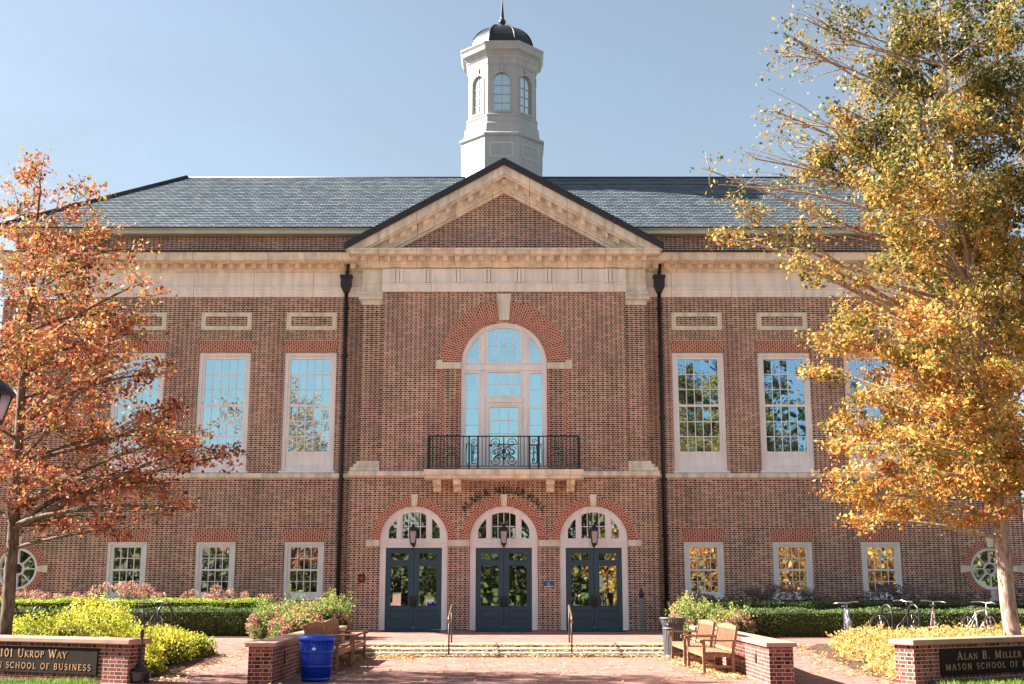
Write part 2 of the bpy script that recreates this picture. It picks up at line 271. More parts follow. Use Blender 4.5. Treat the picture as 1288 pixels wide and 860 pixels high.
# ------------------------------------------------------------------ mesh helpers
class MB:
    def __init__(s): s.v = []; s.f = []; s.uv = {}; s.sm = set()
    def add(s, vs, fs, smooth=False, uvs=None):
        o = len(s.v); s.v += [tuple(p) for p in vs]
        for i, f in enumerate(fs):
            k = len(s.f); s.f.append(tuple(o + j for j in f))
            if smooth: s.sm.add(k)
            if uvs: s.uv[k] = uvs[i]
        return s
    def box(s, x0, x1, y0, y1, z0, z1):
        v = [(x, y, z) for z in (z0, z1) for y in (y0, y1) for x in (x0, x1)]
        return s.add(v, [(0, 2, 3, 1), (4, 5, 7, 6), (0, 1, 5, 4), (2, 6, 7, 3), (0, 4, 6, 2), (1, 3, 7, 5)])
    def obox(s, c, ax, ay, az):
        c, ax, ay, az = map(Vector, (c, ax, ay, az))
        v = [c + a * ax + b * ay + d * az for d in (-1, 1) for b in (-1, 1) for a in (-1, 1)]
        return s.add(v, [(0, 2, 3, 1), (4, 5, 7, 6), (0, 1, 5, 4), (2, 6, 7, 3), (0, 4, 6, 2), (1, 3, 7, 5)])
    def tube(s, pts, r, n=8, smooth=True, caps=True):
        pts = [Vector(p) for p in pts]
        if isinstance(r, (int, float)): r = [r] * len(pts)
        rings = []; prev = None
        for i, p in enumerate(pts):
            t = (pts[min(i + 1, len(pts) - 1)] - pts[max(i - 1, 0)])
            if t.length < 1e-9: t = Vector((0, 0, 1))
            t.normalize()
            if prev is None:
                a = Vector((0, 0, 1)) if abs(t.z) < 0.9 else Vector((1, 0, 0))
                u = t.cross(a).normalized()
            else:
                u = (prev - t * prev.dot(t))
                u = u.normalized() if u.length > 1e-6 else t.orthogonal().normalized()
            prev = u; w = t.cross(u)
            rings.append([p + (u * cos(2 * pi * k / n) + w * sin(2 * pi * k / n)) * r[i] for k in range(n)])
        vs = [q for g in rings for q in g]; fs = []
        for i in range(len(rings) - 1):
            for k in range(n):
                a = i * n + k; b = i * n + (k + 1) % n
                fs.append((a, b, b + n, a + n))
        s.add(vs, fs, smooth)
        if caps:
            o = len(s.v) - len(vs)
            s.f.append(tuple(o + k for k in range(n))[::-1]); s.f.append(tuple(o + len(vs) - n + k for k in range(n)))
        return s
    def lathe(s, prof, n=24, c=(0, 0), smooth=True, a0=0.0):
        vs = []; fs = []
        for (r, z) in prof:
            for k in range(n):
                a = a0 + 2 * pi * k / n; vs.append((c[0] + r * cos(a), c[1] + r * sin(a), z))
        for i in range(len(prof) - 1):
            for k in range(n):
                a = i * n + k; b = i * n + (k + 1) % n
                fs.append((a, b, b + n, a + n))
        s.add(vs, fs, smooth)
        o = len(s.v) - len(vs)
        if prof[0][0] > 1e-4: s.f.append(tuple(o + k for k in range(n))[::-1])
        if prof[-1][0] > 1e-4: s.f.append(tuple(o + len(vs) - n + k for k in range(n)))
        return s
    def plate(s, outer, holes, y0, y1, back=True):
        """x,z polygon with holes, from y0 (front) to y1"""
        loops = [outer] + list(holes)
        fl = [p for l in loops for p in l]; n = len(fl)
        tris = tessellate_polygon([[Vector((p[0], p[1], 0)) for p in l] for l in loops])
        vs = [(p[0], y0, p[1]) for p in fl] + [(p[0], y1, p[1]) for p in fl]
        fs = [tuple(t) for t in tris]
        if back: fs += [tuple(n + i for i in t[::-1]) for t in tris]
        o = 0
        for l in loops:
            m = len(l)
            for i in range(m):
                a = o + i; b = o + (i + 1) % m
                fs.append((a, b, b + n, a + n))
            o += m
        return s.add(vs, fs)
    def sweep_x(s, prof, x0, x1, yb):
        """closed moulding: prof = [(projection, z)...] from bottom to top, run along x, back at y=yb"""
        pl = [(-p, z) for p, z in prof]
        poly = [(yb, prof[0][1])] + [(yb + q, z) for q, z in pl] + [(yb, prof[-1][1])]
        n = len(poly)
        vs = [(x0, y, z) for y, z in poly] + [(x1, y, z) for y, z in poly]
        fs = [(i, (i + 1) % n, (i + 1) % n + n, i + n) for i in range(n)]
        s.add(vs, fs)
        o = len(s.v) - 2 * n
        for base in (0, n):
            t = tessellate_polygon([[Vector((y, z, 0)) for y, z in poly]])
            for tr in t: s.f.append(tuple(o + base + i for i in tr))
        return s
def rect(x0, x1, z0, z1): return [(x0, z0), (x1, z0), (x1, z1), (x0, z1)]
def arch(cx, hw, z0, zs, n=28, r=None):
    r = r or hw
    p = [(cx - hw, z0), (cx + hw, z0)]
    for i in range(n + 1):
        a = pi * i / n; p.append((cx + r * cos(a), zs + r * sin(a)))
    return p
def circ(cx, cz, r, n=36): return [(cx + r * cos(2 * pi * i / n), cz + r * sin(2 * pi * i / n)) for i in range(n)]

def obj(name, mb, mat, parent=None, loc=(0, 0, 0), bevel=0.0, fix=True, rz=0.0):
    me = bpy.data.meshes.new(name); me.from_pydata(mb.v, [], mb.f)
    if mb.uv:
        ul = me.uv_layers.new(name='UVMap')
        for i, p in enumerate(me.polygons):
            if i in mb.uv:
                for k, li in enumerate(p.loop_indices): ul.data[li].uv = mb.uv[i][k]
    for i in mb.sm: me.polygons[i].use_smooth = True
    if fix:
        bm = bmesh.new(); bm.from_mesh(me); bmesh.ops.recalc_face_normals(bm, faces=bm.faces); bm.to_mesh(me); bm.free()
    me.update()
    me.materials.append(mat)
    o = bpy.data.objects.new(name, me); COL.objects.link(o); o.location = loc; o.rotation_euler = (0, 0, rz)
    if parent: o.parent = parent
    if bevel:
        b = o.modifiers.new('bevel', 'BEVEL'); b.width = bevel; b.segments = 2; b.limit_method = 'ANGLE'; b.angle_limit = radians(40)
    return o
def empty(name, loc=(0, 0, 0), rz=0.0, parent=None):
    o = bpy.data.objects.new(name, None); COL.objects.link(o); o.location = loc; o.rotation_euler = (0, 0, rz); o.empty_display_size = 0.3
    if parent: o.parent = parent
    return o
def tag(o, label=None, cat=None, group=None, kind=None):
    if label: o['label'] = label
    if cat: o['category'] = cat
    if group: o['group'] = group
    if kind: o['kind'] = kind
    return o
def copy_tree(o, parent=None):
    kids = list(o.children)
    c = o.copy(); COL.objects.link(c)
    if parent is not None: c.parent = parent
    for k in kids: copy_tree(k, c)
    return c
def leaves(name, pts, size, mat, parent=None, seed=1, up=0.0, droop=0.0, loc=(0, 0, 0), aspect=0.55):
    """many small folded leaf faces at pts (N,3)"""
    r = np.random.default_rng(seed); n = len(pts); pts = np.asarray(pts, float)
    d = r.normal(size=(n, 3)); d[:, 2] += up - droop; d /= np.linalg.norm(d, axis=1, keepdims=True)
    t = r.normal(size=(n, 3)); w = np.cross(d, t); w /= np.linalg.norm(w, axis=1, keepdims=True) + 1e-9
    nn = np.cross(d, w)
    L = size * r.uniform(0.5, 1.4, size=(n, 1)); B = L * aspect
    v = np.empty((n, 4, 3))
    v[:, 0] = pts; v[:, 1] = pts + d * L * .5 + w * B * .5 + nn * L * .1
    v[:, 2] = pts + d * L; v[:, 3] = pts + d * L * .5 - w * B * .5 + nn * L * .1
    me = bpy.data.meshes.new(name)
    me.vertices.add(n * 4); me.vertices.foreach_set('co', v.reshape(-1))
    me.loops.add(n * 4); me.loops.foreach_set('vertex_index', np.arange(n * 4, dtype=np.int32))
    me.polygons.add(n); me.polygons.foreach_set('loop_start', np.arange(0, n * 4, 4, dtype=np.int32)); me.polygons.foreach_set('loop_total', np.full(n, 4, dtype=np.int32))
    me.update(calc_edges=True); me.validate()
    me.materials.append(mat)
    o = bpy.data.objects.new(name, me); COL.objects.link(o); o.location = loc
    if parent: o.parent = parent
    return o

# ------------------------------------------------------------------ lettering: a small serif stroke alphabet
TK, TN = 0.15, 0.07
def _st(x): return [('l', x, 0, x, 1, TK)]
def _sf(*xs): return [('l', x - .13, y, x + .13, y, TN) for x, y in xs]
GL = {
 'A': (.82, [('l', .02, 0, .38, 1, TN), ('l', .38, 1, .74, 0, TK), ('l', .14, .34, .6, .34, TN)] + _sf((.03, .03), (.74, .03))),
 'B': (.70, _st(.14) + [('a', .3, .76, .25, .22, -90, 90, TK * .85), ('a', .3, .29, .30, .26, -90, 90, TK * .85), ('l', 0, .97, .3, .97, TN), ('l', .12, .54, .3, .54, TN), ('l', 0, .03, .3, .03, TN)]),
 'C': (.82, [('a', .45, .5, .38, .46, 45, 315, TK * .85)]),
 'E': (.66, _st(.14) + [('l', 0, .97, .55, .97, TN), ('l', .14, .53, .44, .53, TN), ('l', 0, .03, .57, .03, TN), ('l', .54, 1, .54, .78, TN), ('l', .57, 0, .57, .24, TN)]),
 'F': (.62, _st(.14) + [('l', 0, .97, .55, .97, TN), ('l', .14, .53, .44, .53, TN), ('l', .54, 1, .54, .78, TN)] + _sf((.14, .03))),
 'H': (.88, _st(.14) + _st(.72) + [('l', .14, .52, .72, .52, TN)] + _sf((.14, .03), (.14, .97), (.72, .03), (.72, .97))),
 'I': (.36, _st(.17) + _sf((.17, .03), (.17, .97))),
 'K': (.78, _st(.14) + [('l', .16, .42, .64, 1, TN), ('l', .28, .56, .74, 0, TK)] + _sf((.14, .03), (.14, .97), (.66, .97))),
 'L': (.64, _st(.14) + [('l', 0, .03, .57, .03, TN), ('l', .57, 0, .57, .26, TN)] + _sf((.14, .97))),
 'M': (1.02, [('l', .1, 0, .1, 1, TN), ('l', .12, 1, .48, .05, TK), ('l', .48, .05, .84, 1, TN)] + _st(.86) + _sf((.1, .03), (.86, .03))),
 'N': (.88, [('l', .12, 0, .12, 1, TN), ('l', .14, .98, .72, .02, TK), ('l', .74, 0, .74, 1, TN)] + _sf((.12, .03), (.74, .97))),
 'O': (.90, [('a', .45, .5, .37, .46, 0, 360, TK * .85)]),
 'P': (.66, _st(.14) + [('a', .3, .74, .26, .24, -90, 90, TK * .85), ('l', 0, .97, .3, .97, TN), ('l', .14, .5, .3, .5, TN)] + _sf((.14, .03))),
 'R': (.74, _st(.14) + [('a', .3, .75, .25, .23, -90, 90, TK * .85), ('l', 0, .97, .3, .97, TN), ('l', .14, .52, .3, .52, TN), ('l', .32, .5, .70, 0, TK)] + _sf((.14, .03))),
 'S': (.60, [('a', .3, .74, .2, .22, 20, 270, TK * .8), ('a', .3, .27, .22, .25, 90, -160, TK * .8)]),
 'U': (.86, [('l', .14, .35, .14, 1, TK), ('a', .43, .36, .29, .33, 180, 360, TN * 1.3), ('l', .72, .35, .72, 1, TN)] + _sf((.14, .97), (.72, .97))),
 'W': (1.06, [('l', .04, 1, .3, 0, TK), ('l', .3, 0, .53, .95, TN), ('l', .5, .97, .76, 0, TK), ('l', .76, 0, 1.0, 1, TN)] + _sf((.04, .97), (1.0, .97))),
 'Y': (.76, [('l', .03, 1, .36, .45, TK), ('l', .36, .45, .7, 1, TN), ('l', .36, 0, .36, .48, TK)] + _sf((.36, .03), (.04, .97), (.68, .97))),
 '1': (.44, [('l', .2, 0, .2, 1, TK), ('l', .04, .82, .2, .97, TN)] + _sf((.2, .03))),
 '0': (.66, [('a', .33, .5, .25, .46, 0, 360, TK * .8)]),
 '.': (.28, [('l', .12, 0, .12, .14, TK)]),
 ' ': (.36, []),
}
def text_width(t, h, sc=0.78, track=0.06):
    return sum((GL[c.upper()][0] + track) * h * (sc if c.islower() else 1) for c in t)
def glyph(mb, ch, h, to3, thick):
    def seg(x0, y0, x1, y1, w):
        d = Vector((x1 - x0, y1 - y0)); l = d.length
        if l < 1e-6: return
        d /= l; nrm = Vector((-d.y, d.x)) * w / 2
        a = Vector((x0, y0)); b = Vector((x1, y1))
        q = [a + nrm, b + nrm, b - nrm, a - nrm]
        vs = [to3(p.x * h, p.y * h, 0) for p in q] + [to3(p.x * h, p.y * h, thick) for p in q]
        mb.add(vs, [(0, 1, 2, 3), (7, 6, 5, 4), (0, 4, 5, 1), (1, 5, 6, 2), (2, 6, 7, 3), (3, 7, 4, 0)])
    for g in GL[ch][1]:
        if g[0] == 'l': seg(*g[1:])
        else:
            _, cx, cy, rx, ry, a0, a1, w = g; n = 14
            pr = None
            for i in range(n + 1):
                a = radians(a0 + (a1 - a0) * i / n); q = (cx + rx * cos(a), cy + ry * sin(a))
                if pr: seg(pr[0], pr[1], q[0] + (q[0] - pr[0]) * .1, q[1] + (q[1] - pr[1]) * .1, w)
                pr = q
def flat_text(mb, t, h, cx, z, y, thick=0.012, sc=0.78, width=1.0, xs=1.15):
    n0 = text_width(t, h, sc, 0) * xs; n1 = text_width(t, h, sc, 1) - text_width(t, h, sc, 0)
    track = (width - n0) / n1; x = cx - width / 2
    for c in t:
        hh = h * (sc if c.islower() else 1)
        glyph(mb, c.upper(), hh, lambda u, v, d, x=x: (x + u * xs, y - d, z + v), thick)
        x += (GL[c.upper()][0] * xs + track) * hh

# ------------------------------------------------------------------ ground
def gz(Y):
    if Y < 24: return 0.0
    if Y < 31: return .3 * (Y - 24) / 7
    if Y < 34: return .3 + .06 * (Y - 31) / 3
    return .36
def sheet(name, rows, mat, dz, kind='structure', flat=False):
    """rows: [(Y, x0, x1)...]; follows the ground's slope"""
    brk = [24, 31, 34]; rr = []
    for (a, b) in zip(rows, rows[1:]):
        ys = [a[0]] + [k for k in brk if a[0] < k < b[0]] + [b[0]]
        nsub = []
        for p, q in zip(ys, ys[1:]):
            k = max(1, int((q - p) / 1.5)); nsub += [p + (q - p) * i / k for i in range(k)]
        for y in nsub:
            t = (y - a[0]) / (b[0] - a[0]); rr.append((y, a[1] + (b[1] - a[1]) * t, a[2] + (b[2] - a[2]) * t))
    rr.append(rows[-1])
    mb = MB()
    for a, b in zip(rr, rr[1:]):
        za = dz + (0 if flat else gz(a[0])); zb = dz + (0 if flat else gz(b[0]))
        v = [(a[1], a[0], za), (a[2], a[0], za), (b[2], b[0], zb), (b[1], b[0], zb)]
        mb.add(v, [(0, 1, 2, 3)], uvs=[[(p[0], p[1]) for p in v]])
    return mb
g = MB().add([(-900, -600, -.06), (900, -600, -.06), (900, 1500, -.06), (-900, 1500, -.06)], [(0, 1, 2, 3)])
tag(obj('ground', g, M['lawn'], fix=False), 'open grass ground reaching away all round', 'ground', kind='structure')
mb = MB()
for r, fl in (([(-11, -40, 40), (21.4, -30, 30)], False), ([(21.4, -4.1, 4.92), (30.2, -4.1, 4.92)], True), ([(21.4, -26, -4.1), (38.7, -26, -4.1)], False), ([(21.4, 4.92, 26), (38.7, 4.92, 26)], False)):
    s_ = sheet('', r, None, 0.0, flat=fl); mb.add(s_.v, s_.f, uvs=[s_.uv[i] for i in range(len(s_.f))])
tag(obj('plaza', mb, M['paving'], fix=False), 'pinkish brick paved plaza with curving side paths', 'paving', kind='structure')
beds = MB()
for r in ([(22.0, -24, -6.2), (24, -24, -6.3), (28.3, -24, -6.5), (29.2, -24, -7.6)], [(22.0, 7.1, 24), (24, 7.1, 24), (29, 7.2, 24), (30.4, 7.8, 24)],
          [(32.6, -24, -4.9), (38.6, -24, -4.9)], [(32.4, 4.95, 24), (38.6, 4.95, 24)], [(30.4, -6.4, -4.45), (32.6, -6.4, -4.45)], [(30.2, 5.25, 6.4), (32.4, 5.25, 6.4)]):
    s_ = sheet('', r, None, 0.012); beds.add(s_.v, s_.f)
tag(obj('planting_beds', beds, M['mulch'], fix=False), 'dark mulched planting beds along the paths and wall', 'soil', kind='structure')
lawns = MB()
for r in ([(15, -24, -6.9), (21.0, -24, -6.9), (21.9, -24, -7.0)], [(15, 7.6, 24), (21.0, 7.6, 24), (21.9, 7.4, 24)]):
    s_ = sheet('', r, None, 0.008); lawns.add(s_.v, s_.f)
tag(obj('lawn', lawns, M['lawn'], fix=False), 'strips of lawn before the two sign walls', 'lawn', kind='structure')

# landing and steps
st = MB()
def slab(y0, y1, z0a, z0b, mb, x0=-3.90, x1=4.72):
    mb.add([(x0, y0, z0a), (x1, y0, z0a), (x1, y1, z0b), (x0, y1, z0b), (x0, y0, -.05), (x1, y0, -.05), (x1, y1, -.05), (x0, y1, -.05)],
           [(0, 1, 2, 3), (4, 7, 6, 5), (0, 4, 5, 1), (1, 5, 6, 2), (2, 6, 7, 3), (3, 7, 4, 0)],
           uvs=[[(x0, y0), (x1, y0), (x1, y1), (x0, y1)]] * 1 + [[(0, 0)] * 4] + [[(x0, 0), (x0, .3), (x1, .3), (x1, 0)]] * 1 + [[(0, 0)] * 4] * 3)
slab(30.6, 31.1, .27, .277, st)
slab(31.1, 38.2, .277, .36, st, -4.84, 4.94)
slab(30.27, 30.6, .18, .18, st); slab(29.94, 30.27, .09, .09, st)
tag(obj('entrance_steps', st, M['paving'], fix=False), 'three shallow steps and brick landing before the doors', 'steps', kind='structure')
nz = MB()
for y, z in ((30.6, .27), (30.27, .18), (29.94, .09)):
    nz.box(-3.90, 4.72, y - .03, y + .29, z - .035, z + .006)
tag(obj('step_edges', nz, M['limestone'], bevel=.01), 'pale stone edges of the three entrance steps', 'steps', kind='structure')

# ------------------------------------------------------------------ the building (local y=0 is the wing wall, world Y 38.25)
BY = 38.25
B = tag(empty('school_building', (0, BY, 0)), 'large red brick hall with white cupola, pediment and arched doors', 'building')
PF = -0.65                                   # pavilion front
ZB, ZC = 5.04, 5.23                          # belt course
WX = (6.32, 9.12, 11.92)
def win_hole(): return
# wing walls
for s in (-1, 1):
    holes = []
    for x in WX:
        holes.append(rect(s * x - .85, s * x + .85, 5.26, 9.17))
        holes.append(rect(s * x - .63, s * x + .63, 1.31, 3.06))
    mb = MB().plate(rect(*sorted((s * 4.5, s * 14.15)), 0.0, 11.02), holes, 0, .32)
    obj('wing_wall', mb, M['brick'], B)
    mb = MB().plate(rect(*sorted((s * 14.15, s * 16.6)), 0.0, 11.02), [circ(s * 15.45, 2.22, .66)], .22, .5)
    mb.box(*sorted((s * 14.15, s * 14.0)), .01, .5, 0.0, 11.02)
    mb.box(*sorted((s * 16.6, s * 16.3)), .51, 14.0, 0.0, 11.02)
    obj('end_wall', mb, M['brick'], B)
obj('rear_wall', MB().box(-16.3, 16.3, 13.7, 14.0, 0, 11.02), M['brick'], B)
# pavilion lower storey
holes = [arch(c, 1.06, .30, 3.07) for c in (-2.8, 0, 2.8)]
mb = MB().plate(rect(-4.83, 4.83, .25, ZB), holes, PF, PF + .34)
mb.box(-4.83, -4.5, PF + .34, .0, .25, ZB); mb.box(4.5, 4.83, PF + .34, .0, .25, ZB)
obj('entrance_wall', mb, M['brick'], B)
# pavilion upper storey: centre panel, pilasters
mb = MB().plate(rect(-3.92, 3.92, ZC, 11.03), [arch(0, 1.38, 5.26, 8.65)], PF, PF + .34)
mb.box(-4.58, -3.92, PF + .08, .0, ZC, 11.03); mb.box(3.92, 4.58, PF + .08, .0, ZC, 11.03)
mb.box(-3.92, -3.6, PF + .34, .0, ZC, 11.03); mb.box(3.6, 3.92, PF + .34, .0, ZC, 11.03)
obj('upper_pavilion_wall', mb, M['brick'], B)
# belt courses
mb = MB()
for a, b, y in ((-16.7, -14.15, .22), (14.15, 16.7, .22), (-14.17, -4.83, 0), (4.83, 14.17, 0)):
    mb.sweep_x([(.002, 5.045), (.05, 5.055), (.09, 5.10), (.09, 5.17), (.03, 5.228), (.002, 5.232)], a, b, y)
for a, b in ((-4.9, -2.48), (2.48, 4.9)):
    mb.sweep_x([(.002, 5.045), (.06, 5.055), (.10, 5.10), (.10, 5.19), (.05, 5.236), (-.6, 5.238)], a, b, PF)
mb.box(-4.9, 4.9, PF + .12, -.001, ZB + .002, ZC - .004)
obj('belt_course', mb, M['stone'], B)
# pilaster bases and capitals
for s in (-1, 1):
    mb = MB()
    x0, x1 = (-4.86, -3.925) if s < 0 else (3.925, 4.86)
    mb.box(x0, x1, PF - .04, .0 - .002, 5.24, 5.36)
    xa, xb = (x0 + .10, x1) if s < 0 else (x0, x1 - .10)
    mb.box(xa, xb, PF + .0, -.002, 5.362, 5.45)
    xa, xb = (x0 + .20, x1) if s < 0 else (x0, x1 - .20)
    mb.box(xa, xb, PF + .03, -.002, 5.452, 5.56)
    obj('pilaster_base', mb, M['limestone'], B, bevel=.015)
    mb = MB()
    x0, x1 = (-4.62, -3.925) if s < 0 else (3.925, 4.62)
    def capbox(ext, z0, z1, fy):
        a, b = (x0 - ext, x1) if s < 0 else (x0, x1 + ext)
        mb.box(a, b, PF + fy, -.003, z0, z1)
    capbox(0, 10.62, 10.79, .06); capbox(.10, 10.792, 10.88, -.03); capbox(.03, 10.882, 10.97, .02); capbox(.06, 10.972, 11.06, .0); capbox(.0, 11.062, 11.33, .05); capbox(-.02, 11.332, 11.84, .06)
    obj('pilaster_capital', mb, M['limestone'], B, bevel=.012)

# entablatures
wing_arch = [(.03, 11.012), (.05, 11.02), (.05, 11.12), (.07, 11.125), (.07, 11.24), (.11, 11.27), (.12, 11.33), (.04, 11.335), (.04, 11.845)]
wing_prof = [(.04, 11.85), (.10, 11.89), (.14, 11.93), (.14, 12.10), (.70, 12.105), (.70, 12.2), (.72, 12.24), (.76, 12.33), (.76, 12.345)]
for s in (-1, 1):
    mb = MB(); a, b = sorted((s * 4.56, s * 16.6)); mb.sweep_x(wing_prof, a, b, 0)
    mb.box(a, b, 0.001, .6, 11.86, 12.33)
    n = int((16.4 - 4.75) / .365)
    for i in range(n):
        x = s * (4.98 + i * .365); mb.box(x - .085, x + .085, -.30, -.13, 11.94, 12.095)
    obj('wing_cornice', mb, M['stone'], B)
    mb = MB().box(*sorted((s * 4.7, s * 16.7)), -.80, .4, 12.345, 12.40)
    obj('gutter', mb, M['pipe'], B)
    # thin joint lines are left to the attic trim; smooth frieze band
    mb = MB().sweep_x(wing_arch, a, b, 0)
    obj('frieze', mb, M['frieze'], B)
mb = MB()
pav_prof = [(.05, 11.035), (.07, 11.04), (.07, 11.15), (.09, 11.155), (.09, 11.25), (.13, 11.27), (.13, 11.305), (.045, 11.31), (.045, 11.80), (.09, 11.85), (.13, 11.90), (.13, 11.94), (.19, 11.98), (.19, 12.17), (.52, 12.175), (.52, 12.27), (.58, 12.30), (.58, 12.345)]
top = [(.02, 11.825), (.02, 11.84)] + [p for p in pav_prof if p[1] > 11.82]
mb.sweep_x(top, -4.66, 4.66, PF)
mb.sweep_x([(.19, 12.172), (.53, 12.177), (.53, 12.272), (.60, 12.302), (.60, 12.35), (-.3, 12.352)], -5.02, 5.02, PF)
mb.box(-4.6, 4.6, PF + .02, .3, 11.85, 12.34)
for i in range(25):
    x = (i - 12) * .378; mb.box(x - .085, x + .085, PF - .36, PF - .185, 12.00, 12.168)
for s in (-1, 1):                                            # cornice returns at the sides
    mb.box(*sorted((s * 4.66, s * 5.02)), PF + .001, .3, 12.18, 12.345)
    for k in range(2): mb.box(*sorted((s * 4.66, s * 4.80)), PF + .12 + k * .3, PF + .27 + k * .3, 12.01, 12.168)
obj('entablature', mb, M['stone'], B)
obj('frieze', MB().sweep_x([p for p in pav_prof if p[1] < 11.82], -3.96, 3.96, PF), M['frieze'], B)
for i in range(8):
    x = (i - 3.5) * .985
    mb = MB()
    for k in range(3): mb.box(x - .17 + k * .12, x - .17 + k * .12 + .088, PF - .12, PF - .046, 11.325, 11.79)
    obj('triglyph', mb, M['frieze'], B)

# pediment
SL = 0.56
def chev(mb, zt, zb, y0, y1, xmax, floor_z=12.352):
    """band between lines z=zt-SL|x| and z=zb-SL|x|, clipped at floor and xmax"""
    def side(s):
        xt = min(xmax, (zt - floor_z) / SL); xb = min(xmax, max(0, (zb - floor_z) / SL))
        p = [(0, zb), (s * xb, zb - SL * xb)]
        if abs((zb - SL * xb) - floor_z) < 1e-6 or xb < xt: p.append((s * xt, max(floor_z, zt - SL * xt)))
        else: p.append((s * xt, zt - SL * xt))
        p.append((0, zt)); return p
    for s in (-1, 1):
        p = side(s)
        n = len(p)
        vs = [(x, y0, z) for x, z in p] + [(x, y1, z) for x, z in p]
        fs = [tuple(range(n)), tuple(range(n, 2 * n))] + [(i, (i + 1) % n, (i + 1) % n + n, i + n) for i in range(n)]
        mb.add(vs, fs)
obj('tympanum', MB().plate([(-3.9, 12.33), (3.9, 12.33), (0, 12.33 + 3.9 * SL)], [], PF + .05, PF + .3), M['brick'], B)
mb = MB()
AP = 15.20
chev(mb, AP, AP - .30, PF - .50, PF + .3, 5.12, 12.30)                # corona
chev(mb, AP - .302, AP - .37, PF - .42, PF + .3, 5.05)
chev(mb, AP - .372, AP - .60, PF - .19, PF + .3, 4.8)          # modillion ground
chev(mb, AP - .602, AP - .70, PF - .15, PF + .3, 4.6)
chev(mb, AP - .702, AP - .80, PF - .07, PF + .3, 4.6)
for s in (-1, 1):
    for i in range(13):
        x = s * (0.0 if i == 0 else i * .365)
        if i == 0 and s > 0: continue
        z = AP - .45 - SL * abs(x)
        if z < 12.55: continue
        mb.add([(x + dx, y, z + dz - SL * (abs(x + dx) - abs(x))) for y in (PF - .33, PF - .185) for dx, dz in ((-.085, -.10), (.085, -.10), (.085, .075), (-.085, .075))],
               [(0, 1, 2, 3), (7, 6, 5, 4), (0, 4, 5, 1), (1, 5, 6, 2), (2, 6, 7, 3), (3, 7, 4, 0)])
obj('raking_cornice', mb, M['stone'], B)
mb = MB()
chev(mb, AP + .22, AP + .002, PF - .60, PF + 4.6, 5.15, 11.0)
obj('gable_roof', mb, M['copper'], B)

# attic, main roof
AT = 13.14
mb = MB().box(-16.3, 16.3, .10, 13.9, 12.38, AT); obj('attic_wall', mb, M['brick'], B)
mb = MB().box(-16.6, 16.6, -.22, 14.2, AT + .002, AT + .13); mb.box(-16.75, 16.75, -.30, 14.3, AT + .132, AT + .17)
obj('eave_trim', mb, M['gutter'], B)
ez, rzz = AT + .175, 16.70
RF = 4.40                                                  # front ridge line (local y)
e = [(-16.9, -.38), (16.9, -.38), (16.9, 14.4), (-16.9, 14.4)]
r_ = [(-11.95, RF), (11.95, RF), (11.95, 9.6), (-11.95, 9.6)]
mb = MB()
for i in range(4):
    a, b = e[i], e[(i + 1) % 4]; c, d = r_[(i + 1) % 4], r_[i]
    A_, B_, C_, D_ = Vector((*a, ez)), Vector((*b, ez)), Vector((*c, rzz)), Vector((*d, rzz))
    nrm = (B_ - A_).cross(D_ - A_).normalized(); sl = (D_ - A_).length if i in (0, 2) else 0
    run = (Vector((*r_[0], rzz)) - Vector((r_[0][0], e[0][1], ez))).length if i in (0, 2) else (Vector((*r_[0], rzz)) - Vector((e[0][0], r_[0][1], ez))).length
    nco = int(run / .18)
    for k in range(nco):
        t0, t1 = k / nco, (k + 1) / nco
        lo0, lo1 = A_.lerp(D_, t0), B_.lerp(C_, t0); hi0, hi1 = A_.lerp(D_, t1), B_.lerp(C_, t1)
        up = nrm * .022
        ax = 0 if i in (0, 2) else 1
        mb.add([lo0 + up, lo1 + up, hi1, hi0, lo0, lo1], [(0, 1, 2, 3), (4, 5, 1, 0)],
               uvs=[[(lo0[ax], k * .18 + .001), (lo1[ax], k * .18 + .001), (hi1[ax], k * .18 + .179), (hi0[ax], k * .18 + .179)], [(lo0[ax], k * .18 + .02)] * 4])
v = [(*p, rzz) for p in r_]; mb.add(v, [(0, 1, 2, 3)], uvs=[[(p[0], p[1]) for p in r_]])
roof = obj('slate_roof', mb, M['slate'], B, fix=False)
mb = MB()
for a, b in ((0, 0), (1, 1)): mb.tube([(*e[a], ez + .03), (*r_[b], rzz + .03)], .09, 6)
mb.tube([(-11.95, RF, rzz + .01), (11.95, RF, rzz + .01)], .05, 6)
obj('hip_ridge', mb, M['copper'], roof)

